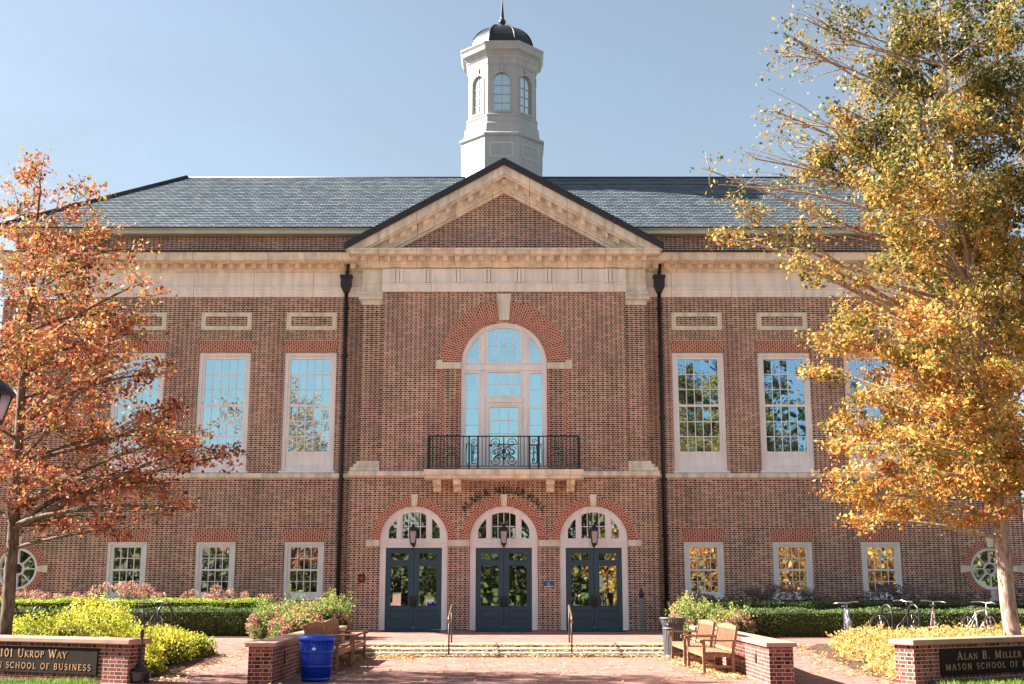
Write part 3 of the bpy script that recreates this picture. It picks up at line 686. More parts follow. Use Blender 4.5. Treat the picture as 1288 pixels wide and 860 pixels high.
# arches and lintels in rubbed red brick
def ring(mb, cx, cz, r0, r1, y0, y1, a0=0, a1=pi, n=40):
    for i in range(n):
        A = a0 + (a1 - a0) * i / n; C = a0 + (a1 - a0) * (i + 1) / n
        p = lambda r, a, y: (cx + r * cos(a), y, cz + r * sin(a))
        rm = (r0 + r1) / 2
        ua, uc = A * rm, C * rm
        mb.add([p(r0, A, y0), p(r1, A, y0), p(r1, C, y0), p(r0, C, y0), p(r0, A, y1), p(r1, A, y1), p(r1, C, y1), p(r0, C, y1)],
               [(0, 1, 2, 3), (1, 5, 6, 2), (0, 3, 7, 4)],
               uvs=[[(0, ua), (r1 - r0, ua), (r1 - r0, uc), (0, uc)], [(0, ua), (.1, ua), (.1, uc), (0, uc)], [(0, ua), (0, uc), (.1, uc), (.1, ua)]])
def lintel(mb, cx, hw0, hw1, z0, z1, y0, y1):
    n = 12
    for i in range(n):
        t0, t1 = -1 + 2 * i / n, -1 + 2 * (i + 1) / n
        v = [(cx + t0 * hw0, y0, z0), (cx + t1 * hw0, y0, z0), (cx + t1 * hw1, y0, z1), (cx + t0 * hw1, y0, z1)]
        k = hw0
        mb.add(v, [(0, 1, 2, 3)], uvs=[[(0, t0 * k), (0, t1 * k), (z1 - z0, t1 * k), (z1 - z0, t0 * k)]])
    v = [(cx - hw0, y0, z0), (cx + hw0, y0, z0), (cx + hw1, y0, z1), (cx - hw1, y0, z1), (cx - hw0, y1, z0), (cx + hw0, y1, z0), (cx + hw1, y1, z1), (cx - hw1, y1, z1)]
    mb.add(v, [(0, 4, 5, 1), (1, 5, 6, 2), (2, 6, 7, 3), (3, 7, 4, 0)], uvs=[[(0, 0), (.1, 0), (.1, 1), (0, 1)]] * 4)
for c in (-2.8, 0, 2.8):
    mb = MB(); ring(mb, c, 3.085, 1.062, 1.33, PF - .012, PF + .02)
    obj('door_arch', mb, M['redbrick'], B, fix=False)
    obj('keystone', MB().plate([(c - .085, 4.13), (c + .085, 4.13), (c + .115, 4.50), (c - .115, 4.50)], [], PF - .07, PF + .05), M['limestone'], B, bevel=.01)
for a, b in ((-4.29, -3.862), (-1.738, -1.062), (1.062, 1.738), (3.862, 4.29)):
    obj('impost_block', MB().box(a, b, PF - .022, PF + .1, 2.89, 3.084), M['limestone'], B, bevel=.006)
mb = MB()
ring(mb, 0, 8.70, 1.45, 2.04, PF - .012, PF + .02, n=56)
wa = obj('window_arch', mb, M['archbrick'], B, fix=False)
mb = MB(); ring(mb, 0, 8.70, 1.382, 1.449, PF - .012, PF + .12, n=56); obj('intrados', mb, M['redbrick'], wa, fix=False)
obj('keystone', MB().plate([(-.16, 10.09), (.16, 10.09), (.23, 10.97), (-.23, 10.97)], [], PF - .07, PF + .05), M['limestone'], B, bevel=.01)
for s in (-1, 1):
    mb = MB().box(*sorted((s * 1.382, s * 2.0)), PF - .04, PF + .1, 8.50, 8.71); mb.box(*sorted((s * 1.98, s * 2.18)), PF - .055, PF + .09, 8.49, 8.79)
    obj('impost_block', mb, M['limestone'], B, bevel=.008)
    mb = MB()
    for x0, x1 in ((1.385, 1.47), (1.93, 2.04)):
        v = [(s * x0, PF - .008, 5.26), (s * x1, PF - .008, 5.26), (s * x1, PF - .008, 8.49), (s * x0, PF - .008, 8.49)]
        mb.add(v, [(0, 1, 2, 3)], uvs=[[(x0, 5.26), (x1, 5.26), (x1, 8.49), (x0, 8.49)]])
        v = [(s * x1, PF - .008, 5.26), (s * x1, PF + .02, 5.26), (s * x1, PF + .02, 8.49), (s * x1, PF - .008, 8.49)]
        mb.add(v, [(0, 1, 2, 3)], uvs=[[(0, 5.26), (.1, 5.26), (.1, 8.49), (0, 8.49)]])
    obj('brick_quoin', mb, M['redbrick'], B, fix=False)

# wing windows: one of each built, the rest copied
def grid(mb, x0, x1, z0, z1, nx, nz, y0, y1, w):
    for i in range(1, nx):
        x = x0 + (x1 - x0) * i / nx; mb.box(x - w / 2, x + w / 2, y0, y1, z0, z1)
    for k in range(1, nz):
        z = z0 + (z1 - z0) * k / nz
        for i in range(nx):
            a = x0 + (x1 - x0) * i / nx + (w / 2 if i else 0); b = x0 + (x1 - x0) * (i + 1) / nx - (w / 2 if i < nx - 1 else 0)
            mb.box(a, b, y0 + .001, y1, z - w / 2, z + w / 2)
def frame_ring(mb, o, i, y0, y1): mb.plate(rect(*o), [rect(*i)], y0, y1)
def upper_window():
    mb = MB()
    frame_ring(mb, (-.848, .848, 5.262, 9.168), (-.72, .72, 5.40, 9.05), .05, .22)
    frame_ring(mb, (-.719, .719, 5.84, 9.049), (-.645, .645, 5.93, 8.95), .09, .20)
    mb.box(-.645, .645, .10, .19, 7.385, 7.465)
    mb.box(-.719, .719, .10, .20, 5.401, 5.839)
    mb.box(-.90, .90, -.05, .05, 5.24, 5.30)
    w = obj('upper_window', mb, M['white'], B, bevel=.008)
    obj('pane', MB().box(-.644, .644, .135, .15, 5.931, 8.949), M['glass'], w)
    mb = MB(); grid(mb, -.644, .644, 7.466, 8.949, 5, 3, .115, .134, .026); grid(mb, -.644, .644, 5.931, 7.384, 5, 3, .115, .134, .026)
    obj('glazing_bars', mb, M['white'], w)
    mb = MB().plate(rect(-.56, .56, 5.47, 5.78), [rect(-.52, .52, 5.51, 5.74)], .078, .099)
    obj('panel_moulding', mb, M['white'], w)
    mb = MB(); lintel(mb, 0, .85, .91, 9.172, 9.57, -.012, .03); obj('lintel', mb, M['redbrick'], w, fix=False)
    return w
def lower_window():
    mb = MB()
    frame_ring(mb, (-.628, .628, 1.312, 3.058), (-.52, .52, 1.42, 2.96), .03, .2)
    frame_ring(mb, (-.519, .519, 1.421, 2.959), (-.43, .43, 1.50, 2.88), .07, .18)
    mb.box(-.43, .43, .08, .17, 2.15, 2.21)
    mb.box(-.70, .70, -.05, .03, 1.255, 1.31)
    w = obj('lower_window', mb, M['white'], B, bevel=.008)
    obj('pane', MB().box(-.429, .429, .12, .135, 1.501, 2.879), M['glass_low'], w)
    mb = MB(); grid(mb, -.429, .429, 2.211, 2.879, 4, 2, .10, .119, .024); grid(mb, -.429, .429, 1.501, 2.149, 4, 2, .10, .119, .024)
    obj('glazing_bars', mb, M['white'], w)
    mb = MB(); lintel(mb, 0, .66, .72, 3.064, 3.46, -.012, .03); obj('lintel', mb, M['redbrick'], w, fix=False)
    return w
def panel_frame():
    mb = MB().plate(rect(-.83, .83, 9.91, 10.50), [rect(-.68, .68, 10.05, 10.36)], -.03, .05)
    return obj('stone_panel_frame', mb, M['limestone'], B, bevel=.01)
uw, lw, pf = upper_window(), lower_window(), panel_frame()
first = True
for s in (-1, 1):
    for x in WX:
        for proto in (uw, lw, pf):
            o = proto if first else copy_tree(proto)
            o.location = (s * x, 0, 0)
            if proto is uw:                  # same glass all round: pale sky reflection painted in left, darker right
                for ch in o.children:
                    if ch.name.startswith('pane') and not ch.name.startswith('panel'): ch.data = ch.data.copy(); ch.data.materials[0] = M['glass_bright_sky' if s < 0 else 'glass']
        first = False
# round windows
def oculus(x):
    mb = MB().plate(circ(x, 2.22, .655), [circ(x, 2.22, .575)], .25, .40)
    mb.plate(circ(x, 2.22, .20, 20), [circ(x, 2.22, .16, 20)], .30, .36)
    for k in range(8):
        a = k * pi / 4; d = Vector((cos(a), 0, sin(a)))
        mb.obox(Vector((x, .33, 2.22)) + d * .385, d * .195, (0, .03, 0), d.cross(Vector((0, 1, 0))) * .015)
    w = obj('round_window', mb, M['white'], B)
    obj('pane', MB().plate(circ(x, 2.22, .58), [], .365, .38), M['glass_low'], w)
    mb = MB(); ring(mb, x, 2.22, .665, .90, .205, .24, 0, 2 * pi, 60); obj('brick_surround', mb, M['redbrick'], w, fix=False)
    for k in range(4):
        a = k * pi / 2; d = Vector((cos(a), sin(a))); t = Vector((-d.y, d.x))
        q = [Vector((x, 2.22)) + d * r + t * h for r, h in ((.67, -.085), (1.0, -.13), (1.0, .13), (.67, .085))]
        obj('keystone', MB().plate([tuple(p) for p in q], [], .16, .26), M['limestone'], w)
oculus(-15.45); oculus(15.45)

# entrance doors
def entry(c):
    y = PF
    mb = MB()
    # jamb and arched frame: outer arch, with opening for the doors and fanlight panes cut out
    halfarc = lambda r, x0, x1, n=12: [(x0 + (x1 - x0) * i / n, 3.09 + sqrt(max(0, r * r - (x0 + (x1 - x0) * i / n) ** 2))) for i in range(n + 1)]
    outer = arch(0, 1.055, .36, 3.085)
    R2 = .86
    centre = [(-.37, 3.14), (.37, 3.14)] + halfarc(R2, .37, -.37)
    left = [(-.80, 3.14), (-.55, 3.14)] + halfarc(R2, -.55, -.80)
    right = [(.55, 3.14)] + [(.80, 3.14)] + halfarc(R2, .80, .55)
    mb.plate(outer, [rect(-.875, .875, .362, 2.85), centre, left, right], y + .10, y + .30)
    mb.plate(arch(0, 1.055, .36, 3.085, 28), [arch(0, .985, .362, 3.085, 28)], y + .045, y + .099)
    mb.box(-.985, .985, y + .05, y + .10, 2.86, 2.92); mb.box(-.985, .985, y + .06, y + .10, 3.02, 3.10)
    for x in (-.46, .46): mb.box(x - .035, x + .035, y + .07, y + .10, 3.102, 3.86)
    fr = obj('entry_frame', mb, M['white'], B, (c, 0, 0), bevel=.006)
    obj('fanlight_pane', MB().plate(centre, [], y + .20, y + .21), M['glass_door'], fr)
    for p in (left, right): obj('fanlight_pane', MB().plate(p, [], y + .20, y + .21), M['glass_door'], fr)
    mb = MB()
    for k in (-1, 0, 1): mb.box(k * .185 - .012, k * .185 + .012, y + .17, y + .199, 3.14, 3.09 + sqrt(R2 * R2 - (k * .185) ** 2))
    for k in range(4): mb.box(-.37 + k * .185 + .012, -.37 + (k + 1) * .185 - .012, y + .171, y + .199, 3.50, 3.525)
    obj('glazing_bars', mb, M['white'], fr)
    for s in (-1, 1):
        a, b = sorted((s * .006, s * .872))
        m2 = .44 * s
        gx = (a + .155, b - .155)
        mb = MB().plate(rect(a, b, .385, 2.845), [rect(*gx, 2.47, 2.69), rect(*gx, 1.085, 2.31), rect(gx[0] - .03, gx[1] + .03, .66, .95)], y + .16, y + .215)
        mb.box(gx[0] - .03, gx[1] + .03, y + .185, y + .214, .66, .95); mb.box(gx[0] + .03, gx[1] - .03, y + .172, y + .186, .72, .89)
        for g_ in (rect(*gx, 2.47, 2.69), rect(*gx, 1.085, 2.31)):
            x0, x1, z0, z1 = g_[0][0], g_[1][0], g_[0][1], g_[2][1]
            mb.plate(rect(x0 - .02, x1 + .02, z0 - .02, z1 + .02), [rect(x0 + .01, x1 - .01, z0 + .01, z1 - .01)], y + .145, y + .161)
        d = obj('door', mb, M['door'], B, (c, 0, 0), bevel=.005)
        mb = MB().box(*gx, y + .19, y + .20, 2.471, 2.689); mb.box(*gx, y + .19, y + .20, 1.086, 2.309)
        obj('pane', mb, M['glass_door'], d)
        mb = MB().box(*sorted((s * .03, s * .10)), y + .14, y + .16, 1.05, 1.38)
        mb.tube([(s * .065, y + .14, 1.30), (s * .065, y + .07, 1.30), (s * .065, y + .07, 1.10), (s * .065, y + .14, 1.10)], .014, 6)
        obj('handle', mb, M['pipe'], d)
    # lantern on an arm from the transom
    lx = 0.0; ly = y - .28
    mb = MB()
    mb.lathe([(.03, 3.50), (.10, 3.485), (.155, 3.40), (.165, 3.37), (.165, 3.345)], 4, (lx, ly), False, pi / 4)
    mb.lathe([(.05, 3.50), (.045, 3.54), (.012, 3.58), (.002, 3.60)], 8, (lx, ly))
    mb.lathe([(.105, 2.93), (.115, 2.95), (.115, 2.985)], 4, (lx, ly), False, pi / 4); mb.lathe([(.004, 2.87), (.03, 2.90), (.06, 2.929)], 8, (lx, ly))
    for k in range(4):
        a = pi / 4 + k * pi / 2; mb.tube([(lx + .108 * cos(a), ly + .108 * sin(a), 2.98), (lx + .152 * cos(a), ly + .152 * sin(a), 3.36)], .012, 5)
    mb.tube([(lx, ly, 2.90), (lx, ly + .05, 2.84), (lx, ly + .28, 2.90), (lx, y + .06, 2.96)], .013, 6)
    mb.box(lx - .04, lx + .04, y + .03, y + .062, 2.88, 3.06)
    ln = obj('lantern', mb, M['iron'], B, (c, 0, 0))
    obj('lamp_glass', MB().lathe([(.098, 2.986), (.142, 3.355)], 4, (lx, ly), False, pi / 4), M['lampglass'], ln)
    obj('door_mat', MB().box(-.85, .85, y - .95, y - .06, .345, .368), M['mat'], None, (c, BY, 0))
for c in (-2.8, 0, 2.8): entry(c)
for o in [o for o in S.objects if o.name.startswith('door_mat')]:
    w_ = 'left-hand' if o.location.x < -1 else ('right-hand' if o.location.x > 1 else 'middle')
    tag(o, 'dark mat on the landing before the %s pair of doors' % w_, 'door mat', 'mats before the doors')

# great arched window
def great_window():
    y = PF
    z0 = 5.27
    arc = lambda r, x0, x1, n=14: [(x0 + (x1 - x0) * i / n, 8.66 + sqrt(max(0, r * r - (x0 + (x1 - x0) * i / n) ** 2))) for i in range(n + 1)]
    outer = arch(0, 1.375, z0, 8.66)
    R = 1.22
    cu = [(-.52, 8.75), (.52, 8.75)] + arc(R, .52, -.52)
    lu = [(-1.185, 8.75), (-.82, 8.75)] + arc(R, -.82, -1.185); ru = [(.82, 8.75), (1.185, 8.75)] + arc(R, 1.185, .82)
    cm = rect(-.52, .52, 7.66, 8.42)
    ls = rect(-1.215, -.82, 5.5, 8.38); rs = rect(.82, 1.215, 5.5, 8.38)
    dg = rect(-.44, .44, 5.6, 7.28)
    mb = MB().plate(outer, [cu, lu, ru, cm, ls, rs, dg], y + .13, y + .33)
    mb.plate(arch(0, 1.375, z0, 8.66), [arch(0, 1.27, z0 + .01, 8.66)], y + .06, y + .129)
    for x in (-.68, .68): mb.box(x - .06, x + .06, y + .09, y + .129, z0, 8.46)
    for x in (-.68, .68): mb.box(x - .06, x + .06, y + .09, y + .129, 8.66, 9.65)
    mb.box(-1.27, 1.27, y + .08, y + .129, 8.47, 8.65); mb.box(-.60, .60, y + .09, y + .129, 7.44, 7.60)
    mb.plate(rect(-.56, .56, z0, 7.40), [rect(-.5, .5, z0 + .01, 7.34)], y + .10, y + .129)
    w = obj('arched_window', mb, M['white'], B, bevel=.006)
    mb = MB()
    for p in (cu, lu, ru, cm, ls, rs, dg): mb.plate(p, [], y + .21, y + .22)
    obj('pane', mb, M['glass_bright_sky'], w)
    mb = MB(); t = .011
    for k in (-1, 0, 1): mb.box(k * .26 - t, k * .26 + t, y + .19, y + .209, 8.75, 8.66 + sqrt(R * R - (k * .26) ** 2))
    mb.box(-.52, .52, y + .19, y + .205, 9.28, 9.30); obj('glazing_bars', mb, M['white'], w)
    mb = MB(); grid(mb, -.52, .52, 7.66, 8.42, 4, 2, y + .19, y + .209, .022); obj('glazing_bars', mb, M['white'], w)
    mb = MB(); grid(mb, -.44, .44, 5.6, 7.28, 3, 4, y + .19, y + .209, .022); obj('glazing_bars', mb, M['white'], w)
    for s_, x0 in ((-1, -1.215), (1, .82)):
        mb = MB(); mb.box(*sorted((s_ * .82, s_ * 1.1)), y + .19, y + .209, 9.28, 9.30)
        for z in (6.1, 6.7, 7.25, 7.85): mb.box(x0, x0 + .395, y + .19, y + .209, z, z + .022)
        obj('glazing_bars', mb, M['white'], w)
    obj('handle', MB().tube([(-.46, y + .13, 6.05), (-.46, y + .06, 6.05), (-.37, y + .06, 6.05)], .02, 6), M['iron'], w)
great_window()

# balcony
bal = empty('balcony', (0, 0, 0), parent=B)
mb = MB().sweep_x([(.78, 4.93), (.80, 4.935), (.80, 5.0), (.86, 5.03), (.90, 5.09), (.90, 5.20), (.90, 5.205), (0, 5.207)], -2.46, 2.46, PF - .001)
obj('slab', mb, M['stone'], bal)
for x in (-2.08, -1.45, 1.45, 2.08):
    mb = MB(); pr = [(0.0, 4.56), (.10, 4.56), (.18, 4.60), (.22, 4.68), (.40, 4.72), (.56, 4.78), (.60, 4.86), (.60, 4.929), (0, 4.929)]
    v = [(x - .125, PF - .001 - p, z) for p, z in pr] + [(x + .125, PF - .001 - p, z) for p, z in pr]; n = len(pr)
    mb.add(v, [tuple(range(n)), tuple(range(n, 2 * n))[::-1]] + [(i, (i + 1) % n, (i + 1) % n + n, i + n) for i in range(n)])
    obj('corbel', mb, M['stone'], bal, bevel=.01)
mb = MB(); yr = PF - .82; b0, b1 = 5.235, 6.21
def bar(x, y, z0, z1, r): mb.box(x - r, x + r, y - r, y + r, z0, z1)
mb.box(-2.34, 2.34, yr - .02, yr + .02, b1, b1 + .035); mb.box(-2.34, 2.34, yr - .015, yr + .015, 5.29, 5.315); mb.box(-2.4, 2.4, yr - .05, yr + .02, 5.209, 5.235)
for s in (-1, 1):
    mb.box(s * 2.32 - .02, s * 2.32 + .02, yr + .021, PF - .002, b1, b1 + .035); mb.box(s * 2.32 - .015, s * 2.32 + .015, yr + .021, PF - .002, 5.29, 5.315)
    for k in range(1, 6): bar(s * 2.32, yr + k * .135, 5.316, b1, .011)
    bar(s * 2.32, yr, 5.236, b1, .034)
for x in (-1.07, -.80, .80, 1.07): bar(x, yr, 5.236, b1, .026)
x = -2.2
while x < 2.21:
    if not (.8 < abs(x) < 1.07 or abs(x) < .44): bar(x, yr, 5.316, b1, .0115)
    x += .118
def scroll(cx, cz, r0, turns, dirn, a0):
    pts = []
    for i in range(26):
        t = i / 25; a = a0 + dirn * turns * 2 * pi * t; r = r0 * (1 - .8 * t); pts.append((cx + r * cos(a), yr, cz + r * sin(a)))
    mb.tube(pts, .013, 5)
for sx in (-1, 1):
    for cz, sz in ((6.02, 1), (5.48, -1)):
        scroll(sx * .24, cz, .16, 1.4, sx * sz, pi / 2 * (1 - sx) )
        scroll(sx * .12, cz - sz * .14, .09, 1.2, -sx * sz, 0)
    scroll(sx * .20, 5.76, .17, 1.5, sx, pi / 2); scroll(sx * .28, 5.72, .12, 1.3, -sx, -pi / 2)
    mb.box(sx * .45 - .012, sx * .45 + .012, yr - .012, yr + .012, 5.316, b1)
    for q in (.935,):
        scroll(sx * q, 6.08, .08, 1.2, 1, 0); scroll(sx * q, 5.45, .08, 1.2, -1, 0)
        mb.box(*sorted((sx * .82, sx * 1.05)), yr - .01, yr + .01, 5.93, 5.95); bar(sx * q, yr, 5.5, 5.93, .012)
        scroll(sx * q, 5.72, .055, 1.0, 1, 0)
    for q in (1.62,):
        for dz in (.09, -.09): scroll(sx * q - .06, 5.76 + dz, .06, 1.1, 1, 0); scroll(sx * q + .06, 5.76 + dz, .06, 1.1, -1, pi)
mb.tube([(0, yr, 5.33), (0, yr, 6.2)], .02, 6); mb.lathe([(.0, 5.66), (.05, 5.72), (.05, 5.80), (0, 5.86)], 8, (0, yr))
obj('railing', mb, M['iron'], bal)

# rainwater pipes
for x in (-5.2, 5.1):
    mb = MB().tube([(x, -.10, .30), (x, -.10, 11.15)], .062, 10)
    for z in (1.2, 3.2, 5.0, 7.0, 9.0, 10.6): mb.lathe([(.078, z), (.078, z + .05)], 10, (x, -.10)); mb.box(x - .1, x + .1, -.06, .002, z, z + .05)
    mb.tube([(x + .02, -.12, 11.78), (x + .05, -.2, 12.08)], .055, 8)
    p = obj('downpipe', mb, M['pipe'], B)
    mb = MB()
    v = []
    for (w, d, z) in ((.08, .08, 11.13), (.17, .13, 11.33), (.17, .13, 11.62), (.20, .15, 11.63), (.20, .15, 11.72)):
        v += [(x - w, -.15 - d, z), (x + w, -.15 - d, z), (x + w, -.15 + d - .02, z), (x - w, -.15 + d - .02, z)]
    f = [(0, 1, 2, 3), (16, 19, 18, 17)] + [(4 * i + k, 4 * i + (k + 1) % 4, 4 * i + 4 + (k + 1) % 4, 4 * i + 4 + k) for i in range(4) for k in range(4)]
    mb.add(v, f); mb.tube([(x, -.15, 11.7), (x + .02, -.13, 11.95)], .05, 8)
    obj('rain_head', mb, M['pipe'], p)

# name over the middle door
mb = MB(); NAME = 'ALAN B. MILLER HALL'; hgt = .20; Rb = 1.50; zc0 = 3.05; tr = .10
tw = text_width(NAME, hgt, 1, tr); a = pi / 2 + tw / Rb / 2
def letter_word(): obj('name_lettering', mb, M['letter'], B)
for ch in NAME:
    if ch == ' ': letter_word(); mb = MB()
    adv = (GL[ch][0] + tr) * hgt
    am = a - adv / Rb / 2
    cxx, czz = Rb * cos(am), zc0 + Rb * sin(am); tx, tz = sin(am), -cos(am); nx, nz_ = cos(am), sin(am)
    gw = GL[ch][0] * hgt / 2
    glyph(mb, ch, hgt, lambda u, v, d: (cxx + tx * (u - gw) + nx * v, PF - .03 - d, czz + tz * (u - gw) + nz_ * v), .03)
    a -= adv / Rb
letter_word()

# cupola
CX, CY = -.13, 43.4 - BY
cup = empty('cupola', (CX, CY, 0), parent=B)
K8 = 1 / cos(pi / 8)
def octo(prof): return MB().lathe([(a * K8, z) for a, z in prof], 8, (0, 0), False, pi / 8)
base = octo([(1.53, 16.4), (1.53, 18.06), (1.56, 18.08), (1.60, 18.12), (1.60, 18.20), (1.50, 18.25), (1.44, 18.30), (1.40, 18.62), (1.40, 18.66), (1.34, 18.72), (1.33, 18.95), (1.36, 18.97), (1.36, 19.03), (1.28, 19.08)])
obj('base', base, M['cupola'], cup)
mb = MB()
for k in range(8):
    a = -pi / 2 + k * pi / 4; n = Vector((cos(a), sin(a), 0)); t = Vector((-n.y, n.x, 0))
    for hw, hz, zc, ww in ((.42, .27, 17.55, .02),):
        c = n * 1.535 + Vector((0, 0, zc))
        for s in (-1, 1):
            mb.obox(c + t * s * hw, t * ww, n * .012, Vector((0, 0, hz)))
            mb.obox(c + Vector((0, 0, s * hz)), t * (hw - ww - .001), n * .012, Vector((0, 0, ww)))
obj('panel_moulding', mb, M['gutter'], cup)
# body: eight panels with arched openings
for k in range(8):
    a = -pi / 2 + k * pi / 4
    hw = 1.28 * math.tan(pi / 8)
    mb = MB().plate(rect(-hw + .002, hw - .002, 19.081, 21.2), [arch(0, .30, 19.2, 20.42, 16)], -1.28, -1.16)
    mb.plate(arch(0, .36, 19.12, 20.42, 16), [arch(0, .301, 19.201, 20.42, 16)], -1.31, -1.279)
    mb.plate([(-.05, 20.70), (.05, 20.70), (.08, 20.98), (-.08, 20.98)], [], -1.33, -1.28)
    mb.box(-hw + .06, hw - .06, -1.30, -1.28, 20.99, 21.03)
    p = obj('panel', mb, M['cupola'], cup, rz=a + pi / 2)
    obj('window_pane', MB().plate(arch(0, .30, 19.2, 20.42, 16), [], -1.21, -1.20), M['glass_cup'], cup, rz=a + pi / 2)
    mb = MB(); mb.box(-.011, .011, -1.235, -1.212, 19.2, 20.72)
    for z in (19.5, 19.85, 20.2): mb.box(-.3, -.011, -1.235, -1.212, z, z + .022); mb.box(.011, .3, -1.235, -1.212, z, z + .022)
    obj('glazing_bars', mb, M['cupola'], cup, rz=a + pi / 2)
crn = octo([(1.29, 21.05), (1.31, 21.10), (1.31, 21.30), (1.34, 21.33), (1.36, 21.42), (1.40, 21.46), (1.40, 21.52), (1.52, 21.58), (1.54, 21.72), (1.60, 21.82), (1.60, 21.86), (1.2, 22.0), (1.19, 22.02)])
obj('cornice', crn, M['cupola'], cup)
dm = [(1.19 * cos(t), 22.02 + 1.12 * sin(t)) for t in [i * (pi / 2 - .09) / 9 for i in range(10)]] + [(.10, 23.15), (.0, 23.17)]
db = MB().lathe([(a * K8, z) for a, z in dm], 8, (0, 0), False, pi / 8)
for k in range(8):
    a = pi / 8 + k * pi / 4; db.tube([(r * K8 * cos(a), r * K8 * sin(a), z + .01) for r, z in dm[:-1]], .025, 5)
obj('dome', db, M['dome'], cup)
obj('finial', MB().lathe([(.13, 23.12), (.09, 23.2), (.06, 23.26), (.13, 23.33), (.15, 23.42), (.11, 23.5), (.06, 23.55), (.075, 23.6), (.02, 24.3), (.012, 24.9), (.0, 25.0)], 12), M['pipe'], cup)

# small wall fittings
t = tag(obj('fire_alarm', MB().box(-.10, .10, -.07, 0, -.13, .13), M['darkgrey'], None, (-4.39, BY + PF - .003, 1.92), bevel=.02), 'small dark alarm box on brick left of the doors', 'alarm')
mb = MB().lathe([(.05, 0), (.05, .02), (0, .03)], 12); o = obj('strobe', MB().box(-.05, .05, -.085, -.071, -.07, .05), M['signred'], t)
t = tag(obj('accessible_sign', MB().box(-.17, .17, -.02, 0, -.09, .09), M['signblue'], None, (1.39, BY + PF - .003, 1.74)), 'small blue and white access sign between middle and right doors', 'sign')
mb = MB()                                                 # wheelchair symbol and a line of white
mb.lathe([(.018, 0), (.018, .004)], 10)
mb.v = [(x_, -.024 - z_, .055 + y_) for x_, y_, z_ in mb.v]
mb.tube([(0, -.024, .035), (0, -.024, -.005), (.035, -.024, -.005), (.05, -.024, -.05)], .009, 5)
mb.tube([(.04 * cos(i * .5 + 2.2), -.024, -.02 + .04 * sin(i * .5 + 2.2)) for i in range(9)], .006, 5)
mb.box(-.15, .15, -.024, -.0201, -.085, -.06)
obj('symbol', mb, M['signwhite'], t)
t = tag(empty('push_plate_post', (4.18, 37.0, .35)), 'slim grey post with dark head right of the right-hand doors', 'post')
obj('post', MB().box(-.065, .065, -.06, .06, 0, .98), M['greypost'], t, bevel=.01)
obj('head', MB().lathe([(.05, .981), (.085, 1.02), (.085, 1.12), (.05, 1.2), (.03, 1.26), (0, 1.3)], 10), M['darkgrey'], t)

# ------------------------------------------------------------------ low walls, sign walls
def low_wall(x0, x1, y0, y1, label):
    t = tag(empty('low_wall', ((x0 + x1) / 2, y0, 0)), label, 'wall', 'low brick walls flanking the walk')
    w = (x1 - x0) / 2
    obj('brick_body', MB().box(-w, w, 0, y1 - y0, -.04, .63), M['brick_low'], t)
    obj('coping', MB().box(-w - .06, w + .06, -.06, y1 - y0, .632, .71), M['cap'], t, bevel=.012)
    s = 1 if x0 < 0 else -1
    mb = MB().lathe([(.0, 0), (.09, 0), (.09, .015), (.06, .02)], 14)
    mb.v = [(s * (w + .002 + z_), 1.15 + x_ * .8, .40 + y_ * 1.25) for x_, y_, z_ in mb.v]
    obj('step_light', mb, M['darkgrey'], t)
    return t
low_wall(-4.33, -3.91, 21.42, 30.55, 'low brick wall with stone coping left of the walk, behind the blue bin')
low_wall(4.73, 5.15, 21.42, 30.55, 'low brick wall with stone coping right of the walk, behind the benches')
def sign_wall(x, y, s, ang, length, lines, hts, centre, pl0, pl1, label):
    """wall starts at its near end (x,y); s=+1 runs to the right, -1 to the left, bent back by ang"""
    t = tag(empty('sign_wall', (x, y, 0), s * ang), label, 'sign wall', 'brick sign walls at the path')
    a, b = sorted((0, s * length))
    obj('brick_body', MB().box(a, b, 0, .42, -.04, .66), M['brick_low'], t)
    obj('coping', MB().box(a - .08, b + .08, -.08, .50, .662, .76), M['cap'], t, bevel=.02)
    pa, pb = sorted((s * pl0, s * pl1))
    p = obj('plaque', MB().box(pa, pb, -.03, .02, .13, .585), M['plaque'], t, bevel=.006)
    mb = MB()
    for tx, h, z, w_ in lines: flat_text(mb, tx, h, s * centre, z, -.0315, .006, width=w_)
    obj('lettering', mb, M['gold'], p)
    return t
sign_wall(-6.46, 21.55, -1, radians(25), 4.6, [('101 Ukrop Way', .145, .40, 1.66), ('MASON SCHOOL OF BUSINESS', .107, .20, 2.84)], None, 2.2, .68, 3.72, 'brick sign wall with dark plaque reading 101 Ukrop Way at left')
sign_wall(7.22, 21.35, 1, radians(30), 4.7, [('Alan B. Miller Hall', .14, .39, 2.39), ('MASON SCHOOL OF BUSINESS', .105, .22, 3.02)], None, 2.26, .64, 3.88, 'brick sign wall with dark plaque reading Alan B. Miller Hall at right')

